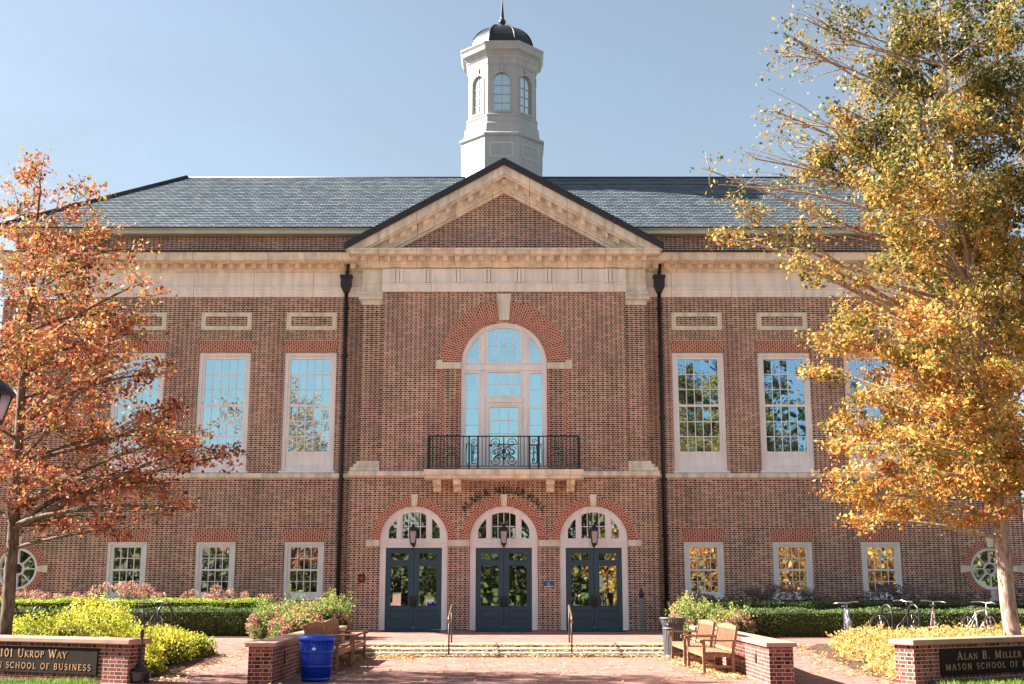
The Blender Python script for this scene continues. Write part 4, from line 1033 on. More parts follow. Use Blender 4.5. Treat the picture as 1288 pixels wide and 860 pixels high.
# ------------------------------------------------------------------ benches
def make_bench():
    t = empty('park_bench'); L = 2.1; h = L / 2; m = M['teak']
    mb = MB()
    for k in range(7): y = -.56 + k * .085; mb.box(-h + .03, h - .03, y, y + .07, .415 - .004 * (k - 3) ** 2 * (.3) - k * .004, .44 - .004 * (k - 3) ** 2 * .3 - k * .004)
    mb.box(-h + .07, h - .07, -.555, -.525, .33, .405); mb.box(-h + .07, h - .07, -.03, 0, .30, .37)
    mb.box(-h + .02, -h + .06, -.52, -.03, .33, .40); mb.box(h - .06, h - .02, -.52, -.03, .33, .40); mb.box(-.025, .025, -.52, -.03, .33, .395)
    obj('seat', mb, m, t)
    mb = MB(); lean = .20
    def bk(z): return .0 + (z - .42) * lean + .01
    n = 24
    for i in range(n):
        x = -h + .12 + (L - .24) * i / (n - 1); mb.obox((x, bk(.66), .66), (.02, 0, 0), (0, .009, 0), (0, .20 * lean, .20))
    mb.obox((0, bk(.46), .46), (h - .066, 0, 0), (0, .018, 0), (0, .03 * lean, .03))
    pts = [(-h + .06 + (L - .12) * i / 10) for i in range(11)]
    for a, b in zip(pts, pts[1:]):
        za = .90 + .04 * (1 - (a / h) ** 2); zb = .90 + .04 * (1 - (b / h) ** 2)
        v = []
        for xx, zz in ((a, za), (b, zb)):
            v += [(xx, bk(.85) - .02, .84), (xx, bk(.85) + .02, .84), (xx, bk(zz) + .02, zz), (xx, bk(zz) - .02, zz)]
        mb.add(v, [(0, 1, 2, 3), (4, 7, 6, 5), (0, 4, 5, 1), (1, 5, 6, 2), (2, 6, 7, 3), (3, 7, 4, 0)])
    obj('backrest', mb, m, t)
    for s in (-1, 1):
        x = s * (h - .03)
        mb = MB().obox((x, -.545, .32), (.03, 0, 0), (0, .03, 0), (0, 0, .32)); obj('leg', mb, m, t, bevel=.006)
        mb = MB().obox((x, .015, .21), (.03, 0, 0), (0, .03, 0), (0, 0, .21)); mb.obox((x, bk(.67), .67), (.03, 0, 0), (0, .026, 0), (0, .25 * lean, .25)); obj('leg', mb, m, t, bevel=.006)
        mb = MB(); ar = [(-.62, .615), (-.60, .65), (-.55, .665), (-.40, .66), (-.2, .655), (.06, .66)]
        for (ya, za), (yb, zb) in zip(ar, ar[1:]):
            mb.add([(x - .04, ya, za - .03), (x + .04, ya, za - .03), (x + .04, ya, za), (x - .04, ya, za), (x - .04, yb, zb - .03), (x + .04, yb, zb - .03), (x + .04, yb, zb), (x - .04, yb, zb)],
                   [(0, 1, 2, 3), (4, 7, 6, 5), (0, 4, 5, 1), (1, 5, 6, 2), (2, 6, 7, 3), (3, 7, 4, 0)])
        mb.tube([(x - .04, -.60, .625), (x + .04, -.60, .625)], .03, 10)
        obj('arm', mb, m, t)
        obj('stretcher', MB().box(x - .018, x + .018, -.515, -.015, .13, .18), m, t)
    obj('stretcher', MB().box(-h + .06, h - .06, -.27, -.23, .135, .175), m, t)
    return t
bench = make_bench()
for i, (x, y, rz, lab) in enumerate(((4.5, 24.75, -90, 'teak bench right of the walk, the nearer of the right-hand pair'),
                                     (4.5, 27.35, -90, 'teak bench right of the walk, beside the grey litter bin'),
                                     (-3.72, 25.15, 90, 'teak bench left of the walk, just behind the blue bin'),
                                     (-3.72, 27.55, 90, 'teak bench left of the walk, beside the flowering shrub and steps'))):
    o = bench if i == 0 else copy_tree(bench)
    o.location = (x, y, 0); o.rotation_euler = (0, 0, radians(rz)); tag(o, lab, 'bench', 'teak benches along the walk')

# ------------------------------------------------------------------ bins, urn, handrails
t = tag(empty('recycling_bin', (-3.27, 22.2, 0), .2), 'bright blue slatted recycling bin at the end of the left wall', 'bin')
mb = MB().lathe([(.02, .03), (.235, .03), (.29, .74)], 28); obj('liner', mb, M['bluebin'], t)
mb = MB()
for k in range(36):
    a = 2 * pi * k / 36; d = Vector((cos(a), sin(a), 0)); mb.tube([d * .245 + Vector((0, 0, .02)), d * .303 + Vector((0, 0, .74))], .011, 5)
for z, r in ((.03, .25), (.25, .268), (.50, .288)):
    mb.lathe([(r, z), (r + .013, z + .005), (r + .013, z + .035), (r, z + .04)], 28)
obj('slats', mb, M['bluebin'], t)
obj('rim', MB().lathe([(.275, .70), (.318, .705), (.325, .74), (.325, .785), (.30, .80), (.24, .79), (.23, .74)], 28), M['bluebin'], t)
obj('symbol', MB().box(-.03, .03, -.317, -.309, .555, .60), M['signwhite'], t, rz=-.2)

t = tag(empty('litter_bin', (4.12, 29.45, 0)), 'grey slatted steel litter bin beside the entrance steps', 'bin')
obj('liner', MB().lathe([(.19, .05), (.21, .74), (.22, .80)], 24), M['darkgrey'], t)
mb = MB()
for k in range(30):
    a = 2 * pi * k / 30; d = Vector((cos(a), sin(a), 0)); tt = Vector((-d.y, d.x, 0))
    pr = [(.225, .04), (.235, .72), (.27, .80), (.30, .93)]
    for (r0, z0), (r1, z1) in zip(pr, pr[1:]):
        v = [d * r0 - tt * .016 + Vector((0, 0, z0)), d * r0 + tt * .016 + Vector((0, 0, z0)), d * r1 + tt * .016 + Vector((0, 0, z1)), d * r1 - tt * .016 + Vector((0, 0, z1))]
        w_ = [p + d * .008 for p in v]; mb.add(v + w_, [(3, 2, 1, 0), (4, 5, 6, 7), (0, 1, 5, 4), (1, 2, 6, 5), (2, 3, 7, 6), (3, 0, 4, 7)])
obj('slats', mb, M['greybin'], t)
mb = MB()
for r, z in ((.225, .05), (.236, .68), (.295, .92)): mb.lathe([(r + .006, z - .02), (r + .022, z - .015), (r + .022, z + .02), (r + .006, z + .025), (r - .01, z + .02), (r - .01, z - .015), (r + .006, z - .02)], 28)
obj('hoop', mb, M['greybin'], t)

t = tag(empty('ash_urn', (-6.30, 21.75, 0)), 'black smokers pole in a pot beside the left sign wall', 'ashtray')
obj('pot', MB().lathe([(.15, 0), (.17, .06), (.19, .17), (.205, .20), (.19, .215), (.0, .216)], 24), M['darkgrey'], t)
obj('pole', MB().lathe([(.15, .217), (.12, .25), (.05, .31), (.03, .36), (.027, .78), (.034, .79), (.036, .90), (.03, .92), (0, .925)], 16), M['darkgrey'], t)

def handrail():
    t = empty('handrail')
    obj('post', MB().tube([(0, .95, .28), (0, .95, 1.13)], .021, 8), M['pipe'], t)
    obj('post', MB().tube([(0, -.32, 0), (0, -.32, .93)], .021, 8), M['pipe'], t)
    obj('rail', MB().tube([(0, 1.12, 1.10), (0, 1.10, 1.17), (0, .98, 1.195), (0, .7, 1.15), (0, -.30, .96), (0, -.42, .935), (0, -.46, .87), (0, -.42, .80)], .027, 8), M['bronze'], t)
    return t
hr = handrail(); hr.location = (-1.27, 30.0, 0); tag(hr, 'bronze handrail on the steps before the left and middle doors', 'handrail', 'step handrails')
h2 = copy_tree(hr); h2.location = (1.70, 30.0, 0); tag(h2, 'bronze handrail on the steps before the right-hand doors', 'handrail', 'step handrails')

# lamp post at the left edge
t = tag(empty('street_lamp', (-7.42, 17.5, 0)), 'black lantern lamp post cut by the left edge', 'street lamp')
obj('post', MB().lathe([(.16, 0), (.16, .12), (.10, .18), (.075, .7), (.06, .75), (.05, 3.9), (.07, 3.95), (.05, 4.0)], 14), M['iron'], t)
mb = MB().lathe([(.30, 4.44), (.29, 4.48), (.20, 4.58), (.08, 4.68), (.05, 4.70), (.05, 4.76), (.0, 4.84)], 16)
mb.lathe([(.13, 4.0), (.15, 4.02), (.15, 4.06)], 12)
for k in range(6):
    a = 2 * pi * k / 6 + .2; mb.tube([(.14 * cos(a), .14 * sin(a), 4.05), (.25 * cos(a), .25 * sin(a), 4.45)], .012, 5)
obj('hood', mb, M['iron'], t)
obj('lamp_glass', MB().lathe([(.13, 4.061), (.235, 4.439)], 12), M['lampglass'], t)

# ------------------------------------------------------------------ bicycles and racks
def make_bike(fm):
    t = empty('bicycle')
    mb = MB()
    BBk = (0, 0, .28); ST = (-.14, 0, .74); HD = (.40, 0, .80); HB = (.44, 0, .62); RW = (-.52, 0, .34); FW = (.56, 0, .34)
    for a, b, r in ((BBk, ST, .018), (ST, HD, .018), (BBk, HB, .02), (HD, HB, .022)): mb.tube([a, b], r, 7)
    for s in (-.05, .05):
        mb.tube([(RW[0], s, RW[2]), (0, s * .7, .28)], .010, 6); mb.tube([(RW[0], s, RW[2]), (-.12, s * .5, .70)], .010, 6)
        mb.tube([(FW[0], s, FW[2]), (.50, s, .5), (HB[0], s * .8, HB[2])], .012, 6)
    mb.tube([ST, (-.17, 0, .88)], .014, 6); mb.tube([HD, (.38, 0, .96)], .014, 6)
    obj('frame', mb, fm, t)
    for c in (RW, FW):
        mb = MB()
        mb.tube([(c[0] + .325 * cos(a), 0, c[2] + .325 * sin(a)) for a in [2 * pi * i / 28 for i in range(29)]], .019, 7, caps=False)
        w = obj('wheel', mb, M['rubber'], t)
        mb = MB(); mb.tube([(c[0] + .30 * cos(a), 0, c[2] + .30 * sin(a)) for a in [2 * pi * i / 28 for i in range(29)]], .010, 6, caps=False)
        for k in range(12): a = 2 * pi * k / 12; mb.tube([(c[0], .02 * (-1) ** k, c[2]), (c[0] + .30 * cos(a), 0, c[2] + .30 * sin(a))], .003, 4)
        mb.tube([(c[0], -.04, c[2]), (c[0], .04, c[2])], .02, 8)
        obj('rim', mb, M['chrome'], w)
    mb = MB()
    for x, w_, z in ((-.30, .075, .90), (-.20, .06, .91), (-.08, .02, .905)): pass
    v = [(-.32, -.07, .90), (-.32, .07, .90), (-.22, .075, .91), (-.05, .018, .905), (-.05, -.018, .905), (-.22, -.075, .91)]
    mb.add(v + [(x, y, z - .045) for x, y, z in v], [(0, 5, 4, 3, 2, 1), (6, 7, 8, 9, 10, 11)] + [(i, (i + 1) % 6, (i + 1) % 6 + 6, i + 6) for i in range(6)])
    obj('saddle', mb, M['rubber'], t, bevel=.012)
    obj('handlebar', MB().tube([(.22, -.30, .97), (.32, -.29, .98), (.40, -.18, .99), (.38, 0, .97), (.40, .18, .99), (.32, .29, .98), (.22, .30, .97)], .014, 7), M['chrome'], t)
    mb = MB().lathe([(.09, -.01), (.09, .01)], 18); mb.v = [(x, .055 + z, .28 + y) for x, y, z in mb.v]
    mb.tube([(0, .07, .28), (.12, .07, .16)], .012, 5); mb.box(.08, .16, .07, .16, .15, .17); mb.tube([(0, -.07, .28), (-.12, -.07, .40)], .012, 5); mb.box(-.16, -.08, -.16, -.07, .39, .41)
    obj('crank', mb, M['pipe'], t)
    return t
bm_w = make_bike(plain('pale_bike_paint', (0.75, 0.66, 0.7), 0.35, .05))
bm_p = make_bike(plain('purple_bike_paint', (0.30, 0.24, 0.42), 0.35, .05))
bm_r = make_bike(plain('red_bike_paint', (0.40, 0.22, 0.22), 0.35, .05))
bm_k = make_bike(plain('dark_bike_paint', (0.03, 0.03, 0.04), 0.35, .05))
used = set()
for proto, x, y, rz, lab in ((bm_p, 8.75, 30.9, -100, 'purple bicycle end-on at the tip of the amber shrubs'),
                             (bm_k, 10.15, 31.7, 25, 'dark bicycle third from the right behind the amber shrubs'),
                             (bm_r, 11.05, 31.5, 70, 'red bicycle second from the right behind the amber shrubs'),
                             (bm_w, 11.95, 30.8, 40, 'pale bicycle nearest the right-hand tree trunk, turned half sideways'),
                             (bm_w, -10.35, 31.4, 20, 'pale bicycle among the hoops behind the yellow shrubs at left'),
                             (bm_k, -9.25, 31.6, 75, 'dark bicycle end-on behind the yellow shrubs at left')):
    o = proto if proto.name not in used else copy_tree(proto); used.add(proto.name)
    o.location = (x, y, gz(y)); o.rotation_euler = (radians(4), 0, radians(rz)); tag(o, lab, 'bicycle', 'bicycles parked at the racks')
hoop = MB().tube([(-.22, 0, 0), (-.22, 0, .68)] + [(-.22 * cos(a), 0, .68 + .22 * sin(a)) for a in [pi * i / 10 for i in range(1, 10)]] + [(.22, 0, .68), (.22, 0, 0)], .03, 8)
h0 = obj('bike_rack', hoop, M['darkgrey'])
for i, (x, y, lab) in enumerate(((-12.6, 31.3, 'dark bike hoop leftmost, beside the rust-leaved tree trunk'), (-11.8, 31.3, 'dark bike hoop second from the left tree trunk'), (-11.0, 31.4, 'dark bike hoop just left of the pale bicycle'), (-8.65, 31.4, 'dark bike hoop at the end of the yellow shrubs'), (9.85, 31.3, 'dark bike hoop right of the purple bicycle'), (10.6, 31.5, 'dark bike hoop beside the red bicycle'))):
    o = h0 if i == 0 else h0.copy()
    if i: COL.objects.link(o)
    o.location = (x, y, gz(y)); o.rotation_euler = (0, 0, radians(55 if x < 0 else 110)); tag(o, lab, 'bike rack', 'hoops for locking bicycles')

# ------------------------------------------------------------------ trees
def make_tree(name, trunk, blobs, leafmat_, barkmat, leafsize, per, seed, label, dens=1.0, zmin=2.6, drop=.35, spread=1.0):
    rg = np.random.default_rng(seed); rnd = random.Random(seed)
    base = Vector(trunk[0][:3]); t = tag(empty(name, base), label, 'tree')
    tp = [Vector(p[:3]) - base for p in trunk]; tr = [p[3] for p in trunk]
    # smooth the trunk line
    pts, rad = [], []
    for i in range(len(tp) - 1):
        for k in range(5):
            q = k / 5; pts.append(tp[i].lerp(tp[i + 1], q) + Vector((rnd.uniform(-.02, .02), rnd.uniform(-.02, .02), 0))); rad.append(tr[i] + (tr[i + 1] - tr[i]) * q)
    pts.append(tp[-1]); rad.append(tr[-1])
    obj('trunk', MB().tube(pts, rad, 12), barkmat, t)
    mb = MB(); L = []
    def curve(a, b, r0, r1, sag, n=5, sides=5):
        d = b - a; off = Vector((rnd.uniform(-1, 1), rnd.uniform(-1, 1), rnd.uniform(-.3, .6))) * d.length * .17 + Vector((0, 0, sag * d.length))
        cp = [a + d * (i / n) + off * (4 * (i / n) * (1 - i / n)) * .6 for i in range(n + 1)]
        mb.tube(cp, [r0 + (r1 - r0) * i / n for i in range(n + 1)], sides, caps=False)
        return cp
    for (x, y, z, rx, rz, den) in blobs:
        c = Vector((x, y, z)) - base; ry = max(rx, rz) * 1.05
        hd = sqrt(c.x ** 2 + c.y ** 2)
        want = max(zmin, c.z - hd * drop - .2)
        k = min(range(len(pts)), key=lambda i: abs(pts[i].z - want) + (0 if pts[i].z < c.z else 3))
        lr = max(.02, min(rad[k] * .55, .018 + .012 * hd))
        limb = curve(pts[k], c, lr, .014, .05, 7, 6)
        nc = max(4, int(46 * max(den, .55) * rx * rz * dens + 3))
        for _ in range(nc):
            while True:
                u = rg.uniform(-1, 1, 3)
                if np.dot(u, u) < 1: break
            q = c + Vector((u[0] * rx * 1.08, u[1] * ry, u[2] * rz * 1.08))
            st_ = limb[rnd.choice((3, 4, 5, 6, 7, 7))]
            tw = curve(st_, q, .013 if den < .2 else .010, .005, .03, 3, 4)
            nl = int(per * rnd.uniform(.6, 1.3) * (.10 if den < .11 else .22 if den < .2 else .5 if den < .45 else .7 if den < .65 else 1))
            g_ = rg.normal(size=(nl, 3)) * np.array([.15, .15, .10]) * spread
            f_ = rg.uniform(.35, 1.05, size=(nl, 1))
            p0 = np.array(st_.lerp(q, .5)); p1 = np.array(q)
            L.append(p0 * (1 - f_) + p1 * f_ + g_)
    obj('limbs', mb, barkmat, t, fix=False)
    P_ = np.concatenate(L)
    leaves('crown', P_, leafsize, leafmat_, t, seed, droop=.3, aspect=.6)
    return len(P_)
LT = [(-9.78, 24, 10.2, 0.5, 0.6, 0.66), (-8.81, 24.39, 9.75, 0.62, 0.55, 0.66), (-10.4, 24.6, 9.56, 0.75, 0.78, 0.8), (-9.32, 24.94, 9.07, 0.95, 0.73, 0.9), (-8.43, 25.2, 8.9, 0.75, 0.55, 0.7), (-9.6, 23.4, 8.4, .9, .7, .9), (-8.4, 23.6, 8.1, .8, .55, .8), (-10.01, 24.77, 7.79, 1.19, 0.82, 0.8), (-8.66, 25.35, 7.48, 1.01, 0.73, 0.8), (-6.89, 22.49, 7.46, 0.49, 0.4, 0.6), (-9.21, 23.89, 6.23, 1.3, 0.81, 1), (-8.24, 25.42, 6.09, 1.03, 0.72, 1), (-9.33, 24.48, 4.84, 1.31, 0.79, 1), (-7.78, 25.28, 4.95, 1.19, 0.64, 1.1), (-5.74, 22.76, 4.31, 0.79, 0.37, 0.8), (-6.63, 23.9, 5.01, 0.72, 0.48, 0.9), (-7.98, 23.19, 3.74, 1.54, 0.59, 1.1), (-6.62, 24.14, 3.7, 0.72, 0.38, 0.9), (-8.38, 24.24, 3.07, 0.99, 0.35, 0.6), (-6.49, 22.44, 3.08, 0.59, 0.27, 0.6), (-10.86, 23.09, 6.88, 0.95, 1.1, 0.8), (-10.93, 23.29, 5.0, 1.1, 0.94, 0.8), (-11.93, 25.33, 9.19, 0.79, 0.88, 0.5), (-11.37, 24.85, 3.73, 0.99, 0.66, 0.7), (-7.81, 21.8, 5.08, 0.73, 0.59, 0.9), (-8.73, 22.0, 3.64, 0.73, 0.59, 0.9), (-10.8, 26.2, 6.13, 1.06, 0.8, 0.9)]
RT = [(8.55, 24.94, 12.96, 0.98, 0.8, 0.9), (9.87, 25.03, 13.57, 1.08, 0.9, 0.9), (10.72, 23.95, 12.69, 0.77, 1.03, 1), (7.59, 23.24, 11.13, 0.86, 0.69, 1), (8.44, 22.4, 10.79, 1.11, 0.82, 1.1), (10.57, 24.52, 11.38, 1.04, 0.9, 1.1), (7.29, 23.9, 10.69, 0.74, 0.54, 1), (6.72, 24.83, 10.62, 0.7, 0.38, 1), (7.99, 23.59, 10.05, 1.16, 0.69, 1.1), (9.93, 24.86, 10.32, 1.22, 0.87, 1.1), (10.33, 23.27, 9.34, 0.65, 0.81, 1.1), (9.51, 24.97, 8.9, 1.38, 0.73, 1), (10.68, 24.74, 8.39, 0.85, 0.85, 1), (8.1, 23.72, 8.97, 0.74, 0.53, 0.9), (4.98, 24.12, 9.49, 0.84, 0.37, 0.3), (5.72, 24.58, 8.97, 0.82, 0.37, 0.25), (6.06, 23.02, 7.92, 0.63, 0.35, 0.3), (6.41, 24.17, 9.28, 0.76, 0.42, 0.35), (8.3, 24.98, 7.4, 1.28, 0.65, 1.1), (6.84, 23.25, 6.43, 0.71, 0.44, 1.1), (9.59, 24.97, 7.48, 1.37, 0.82, 1.1), (10.63, 24.59, 7.05, 0.67, 0.84, 1.1), (6.82, 25.1, 6.26, 0.48, 0.24, 0.9), (8.29, 23.47, 5.83, 1.35, 0.6, 1.1), (9.4, 22.7, 5.54, 0.84, 0.58, 1.1), (7.63, 24.96, 4.9, 0.8, 0.37, 1.1), (9.06, 24.98, 4.91, 1.34, 0.64, 1.1), (9.92, 23.82, 4.6, 0.8, 0.61, 1), (7.29, 22.7, 3.73, 1.13, 0.36, 1.1), (6.7, 23.03, 3.35, 0.4, 0.27, 0.9), (9.04, 24.43, 3.77, 1.14, 0.45, 1.1), (9.81, 23.33, 3.76, 0.62, 0.43, 0.9), (8.27, 25.44, 3.27, 0.76, 0.27, 0.9), (9.1, 24.28, 3.07, 0.72, 0.24, 0.7), (11.56, 23.04, 10.53, 0.97, 1.46, 0.9), (12.02, 24.5, 7.54, 1.01, 1.51, 0.9), (11.07, 23.55, 4.56, 0.79, 0.95, 0.8), (9.95, 25.38, 15.53, 1.29, 0.74, 0.6), (11.58, 25.31, 15.49, 1.1, 0.74, 0.7), (6.4, 24.05, 13.29, 0.66, 0.78, 0.12), (7.41, 24.46, 13.87, 0.79, 0.7, 0.25), (6.2, 24.63, 11.61, 0.61, 0.44, 0.12), (8.83, 24.98, 14.32, 0.81, 0.54, 0.3), (7.9, 21.6, 9.18, 0.91, 0.76, 1), (7.89, 21.7, 6.26, 1.04, 0.67, 1), (10.35, 26.3, 8.91, 1.27, 0.91, 1), (10.98, 26.2, 12.93, 1.12, 0.93, 1), (9.64, 26.2, 4.71, 1.05, 0.7, 1), (11.07, 26.4, 6.17, 0.89, 0.71, 1)]
LT += [(-9.01, 22.5, 6.43, 0.92, 0.61, 0.9), (-7.8, 22.2, 6.06, 0.83, 0.57, 0.9), (-6.61, 22.6, 4.29, 0.76, 0.45, 0.9), (-8.16, 25.6, 3.96, 1.02, 0.51, 0.9), (-6.51, 24.4, 3.21, 0.55, 0.26, 0.6), (-7.37, 23.4, 2.76, 0.62, 0.22, 0.5), (-5.65, 24.3, 4.25, 0.58, 0.26, 0.7), (-7.34, 23.5, 6.65, 0.64, 0.48, 0.8), (-7.19, 24.5, 6.01, 0.53, 0.46, 0.7), (-8.91, 22.8, 7.62, 0.78, 0.63, 0.7), (-9.07, 24.2, 2.88, 0.64, 0.29, 0.6)]
RT += [(10.08, 23, 8.17, 0.54, 0.72, 1), (10.12, 23, 6.22, 0.47, 0.63, 1), (10.78, 25, 5.25, 0.5, 0.67, 1), (9.0, 22.5, 4.28, 0.6, 0.54, 1), (10.39, 24, 3.98, 0.48, 0.48, 0.9), (8.8, 22.2, 5.15, 0.75, 0.6, 1), (9.52, 22.5, 9.0, 0.63, 0.63, 1), (10.03, 25.6, 6.92, 0.87, 0.63, 1), (9.25, 22, 7.1, 0.68, 0.54, 1), (8.09, 25.5, 5.67, 0.77, 0.38, 0.9), (6.91, 24.5, 4.51, 0.43, 0.23, 0.8), (7.53, 22.4, 4.27, 0.9, 0.39, 1), (7.95, 23, 3.12, 0.76, 0.24, 0.8), (7.08, 24, 2.95, 0.41, 0.16, 0.6), (9.72, 24, 3.18, 0.64, 0.25, 0.5), (8.31, 22, 8.68, 0.92, 0.61, 1), (7.9, 22.8, 7.95, 0.71, 0.47, 0.9)]
RT += [(11.0, 23.5, 13.21, 0.57, 0.84, 1), (11.4, 24.5, 12.01, 0.52, 0.87, 1), (10.74, 23.2, 9.74, 0.49, 0.81, 1), (10.46, 24.8, 14.23, 0.89, 0.64, 0.9), (8.98, 23.5, 13.39, 0.76, 0.58, 0.8), (11.22, 24.6, 8.44, 0.41, 0.85, 1), (10.54, 23.4, 6.46, 0.38, 0.8, 1), (10.71, 24, 3.66, 0.48, 0.64, 0.8), (8.82, 24.8, 12.33, 0.88, 0.71, 1), (6.11, 24, 12.9, 0.58, 0.77, 0.06), (6.83, 24.6, 14.04, 0.6, 0.53, 0.06), (5.79, 23.6, 11.46, 0.57, 0.47, 0.06), (7.25, 24.3, 13.32, 0.59, 0.7, 0.08), (6.32, 24.2, 10.89, 0.61, 0.44, 0.08), (5.35, 23.7, 10.44, 0.6, 0.37, 0.06), (4.51, 24.2, 10.35, 0.41, 0.44, 0.05), (5.16, 24.1, 9.96, 0.67, 0.3, 0.08), (9.57, 24, 14.39, 1.04, 0.52, 0.1), (6.96, 23.4, 7.86, 0.64, 0.35, 0.3), (4.52, 23.6, 8.68, 0.39, 0.2, 0.25)]
n1 = make_tree('oak_tree', [(-9.63, 24, -.02, .15), (-9.66, 24, 1.2, .125), (-9.67, 24, 3.2, .11), (-9.75, 24, 5.4, .085), (-9.74, 24.1, 7.6, .055), (-9.8, 24.2, 10.2, .015)], LT, M['leaf_rust'], M['bark_dark'], .10, 40, 3, 'young oak with sparse rust-red leaves, standing by the left sign wall', .60, 2.9, .30, .85)
n2 = make_tree('oak_tree', [(10.06, 24, -.02, .19), (10.03, 24, 1.0, .155), (9.98, 24, 3.0, .135), (9.90, 24, 5.5, .115), (9.75, 24, 8.5, .085), (9.6, 24.1, 12.0, .05), (9.7, 24.3, 15.6, .015)], RT, M['leaf_gold'], M['bark_pale'], .095, 74, 8, 'tall oak with dense golden leaves and pale trunk, behind the right sign wall', .76, 3.9, .42, .86)
print('leaves', n1, n2)

# ------------------------------------------------------------------ shrubs, hedges, flowers
def blob_pts(blobs, dens, seed, top_bias=.6):
    rg = np.random.default_rng(seed); out = []
    for (x, y, rx, ry, h) in blobs:
        n = int(dens * (rx * ry * 3.1 + (rx + ry) * h * 2))
        a = rg.uniform(0, 2 * pi, n); cz = rg.uniform(0, 1, n) ** top_bias; k = rg.uniform(.72, 1.04, n)
        sr = np.sqrt(np.maximum(0, 1 - cz ** 2)) ** .7 * k
        out.append(np.stack([x + rx * sr * np.cos(a), y + ry * sr * np.sin(a), gz(y) + h * cz * k + rg.normal(size=n) * .03], 1))
    return np.concatenate(out)
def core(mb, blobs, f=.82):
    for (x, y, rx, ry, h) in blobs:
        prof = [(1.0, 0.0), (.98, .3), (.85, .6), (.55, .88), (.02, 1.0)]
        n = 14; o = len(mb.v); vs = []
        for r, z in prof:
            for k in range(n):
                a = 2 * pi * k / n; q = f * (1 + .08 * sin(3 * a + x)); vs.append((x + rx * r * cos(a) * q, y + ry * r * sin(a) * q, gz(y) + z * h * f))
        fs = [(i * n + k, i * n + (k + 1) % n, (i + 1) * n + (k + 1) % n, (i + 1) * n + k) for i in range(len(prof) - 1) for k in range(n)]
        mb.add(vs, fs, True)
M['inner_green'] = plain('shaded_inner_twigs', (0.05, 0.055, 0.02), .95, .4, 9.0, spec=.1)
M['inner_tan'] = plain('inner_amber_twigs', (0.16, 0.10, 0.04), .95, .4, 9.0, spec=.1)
def shrub(name, blobs, mat, inner, dens, size, seed, label, cat, kind=None, sprigs=0, sprig_mat=None, up=.4):
    t = tag(empty(name, (blobs[0][0], blobs[0][1], gz(blobs[0][1]))), label, cat, kind=kind)
    base = np.array(t.location)
    P_ = blob_pts(blobs, dens, seed) - base
    if sprigs:
        rg = np.random.default_rng(seed + 50); ex = []
        for (x, y, rx, ry, h) in blobs:
            for _ in range(sprigs):
                a = rg.uniform(0, 2 * pi); q = rg.uniform(0, .9); p0 = np.array([x + rx * q * cos(a), y + ry * q * sin(a), gz(y) + h * sqrt(1 - q * q) * .85])
                d = np.array([cos(a) * q * .6 + rg.normal() * .2, sin(a) * q * .6 + rg.normal() * .2, 1.0]); ln = rg.uniform(.15, .45) * min(1, h)
                k = int(9 + ln * 40); f = rg.uniform(0, 1, (k, 1)); ex.append(p0 + d * f * ln + rg.normal(size=(k, 3)) * .025)
        P_ = np.concatenate([P_] + [e_ - base for e_ in ex])
    mb = MB(); core(mb, blobs); mb.v = [(x - base[0], y - base[1], z - base[2]) for x, y, z in mb.v]
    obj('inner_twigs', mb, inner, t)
    leaves('foliage', P_, size, mat, t, seed, up=up)
    return t
YL = [(-9.0, 25.4, 1.9, 1.7, 1.05), (-11.0, 24.6, 1.8, 1.6, .80), (-7.6, 24.2, 1.0, 1.5, .72), (-7.4, 26.2, .95, 1.5, .72), (-8.9, 26.9, 1.0, 1.0, 1.22), (-13.2, 25.2, 1.8, 1.8, .80), (-11.2, 26.6, 1.6, 1.3, .80), (-7.0, 27.5, .7, .8, .45), (-6.9, 23.2, .6, .7, .5), (-15.4, 25.4, 1.6, 1.9, 1.0)]
shrub('shrub_bed', YL, M['leaf_yellow'], M['inner_green'], 560, .062, 11, 'bank of bright yellow-green shrubs behind the left sign wall', 'shrubs', 'stuff', 16)
YR = [(9.3, 25.6, 1.6, 1.9, .68), (8.0, 24.0, .85, 1.4, .62), (8.2, 26.8, .9, 1.5, .60), (10.9, 26.4, 1.6, 1.8, .66), (11.6, 24.4, 1.6, 1.6, .72), (8.6, 28.8, .9, 1.2, .46), (13.2, 25.8, 1.6, 2.0, .7), (10.2, 28.5, 1.6, 1.2, .52), (7.6, 22.7, .45, .6, .4), (15.2, 25.6, 1.6, 2.0, .9), (12.4, 28.2, 1.5, 1.2, .52)]
shrub('shrub_bed', YR, M['leaf_amber'], M['inner_tan'], 560, .062, 12, 'bank of amber-yellow shrubs behind the right sign wall', 'shrubs', 'stuff', 16)
FL = [(-5.45, 32.2, .85, .7, .95), (-4.75, 32.8, .75, .7, .98), (-6.2, 32.5, .6, .6, .85), (-5.2, 31.2, .8, .55, .72), (-4.62, 33.7, .5, .6, 1.0)]
fb = shrub('flowering_shrub', FL, M['leaf_flower'], M['inner_green'], 520, .06, 13, 'loose pink-flowering shrub with arching stems behind the left benches', 'shrub', None, 26, up=.6)
FR = [(5.55, 33.0, .62, .6, .85), (6.25, 32.6, .5, .5, .72), (5.1, 34.2, .5, .8, .95), (5.7, 31.8, .45, .5, .62), (5.0, 33.0, .35, .6, .8)]
fr_ = shrub('flowering_shrub', FR, M['leaf_flower'], M['inner_green'], 520, .06, 14, 'loose flowering shrub behind the grey litter bin and right benches', 'shrub', None, 26, up=.6)
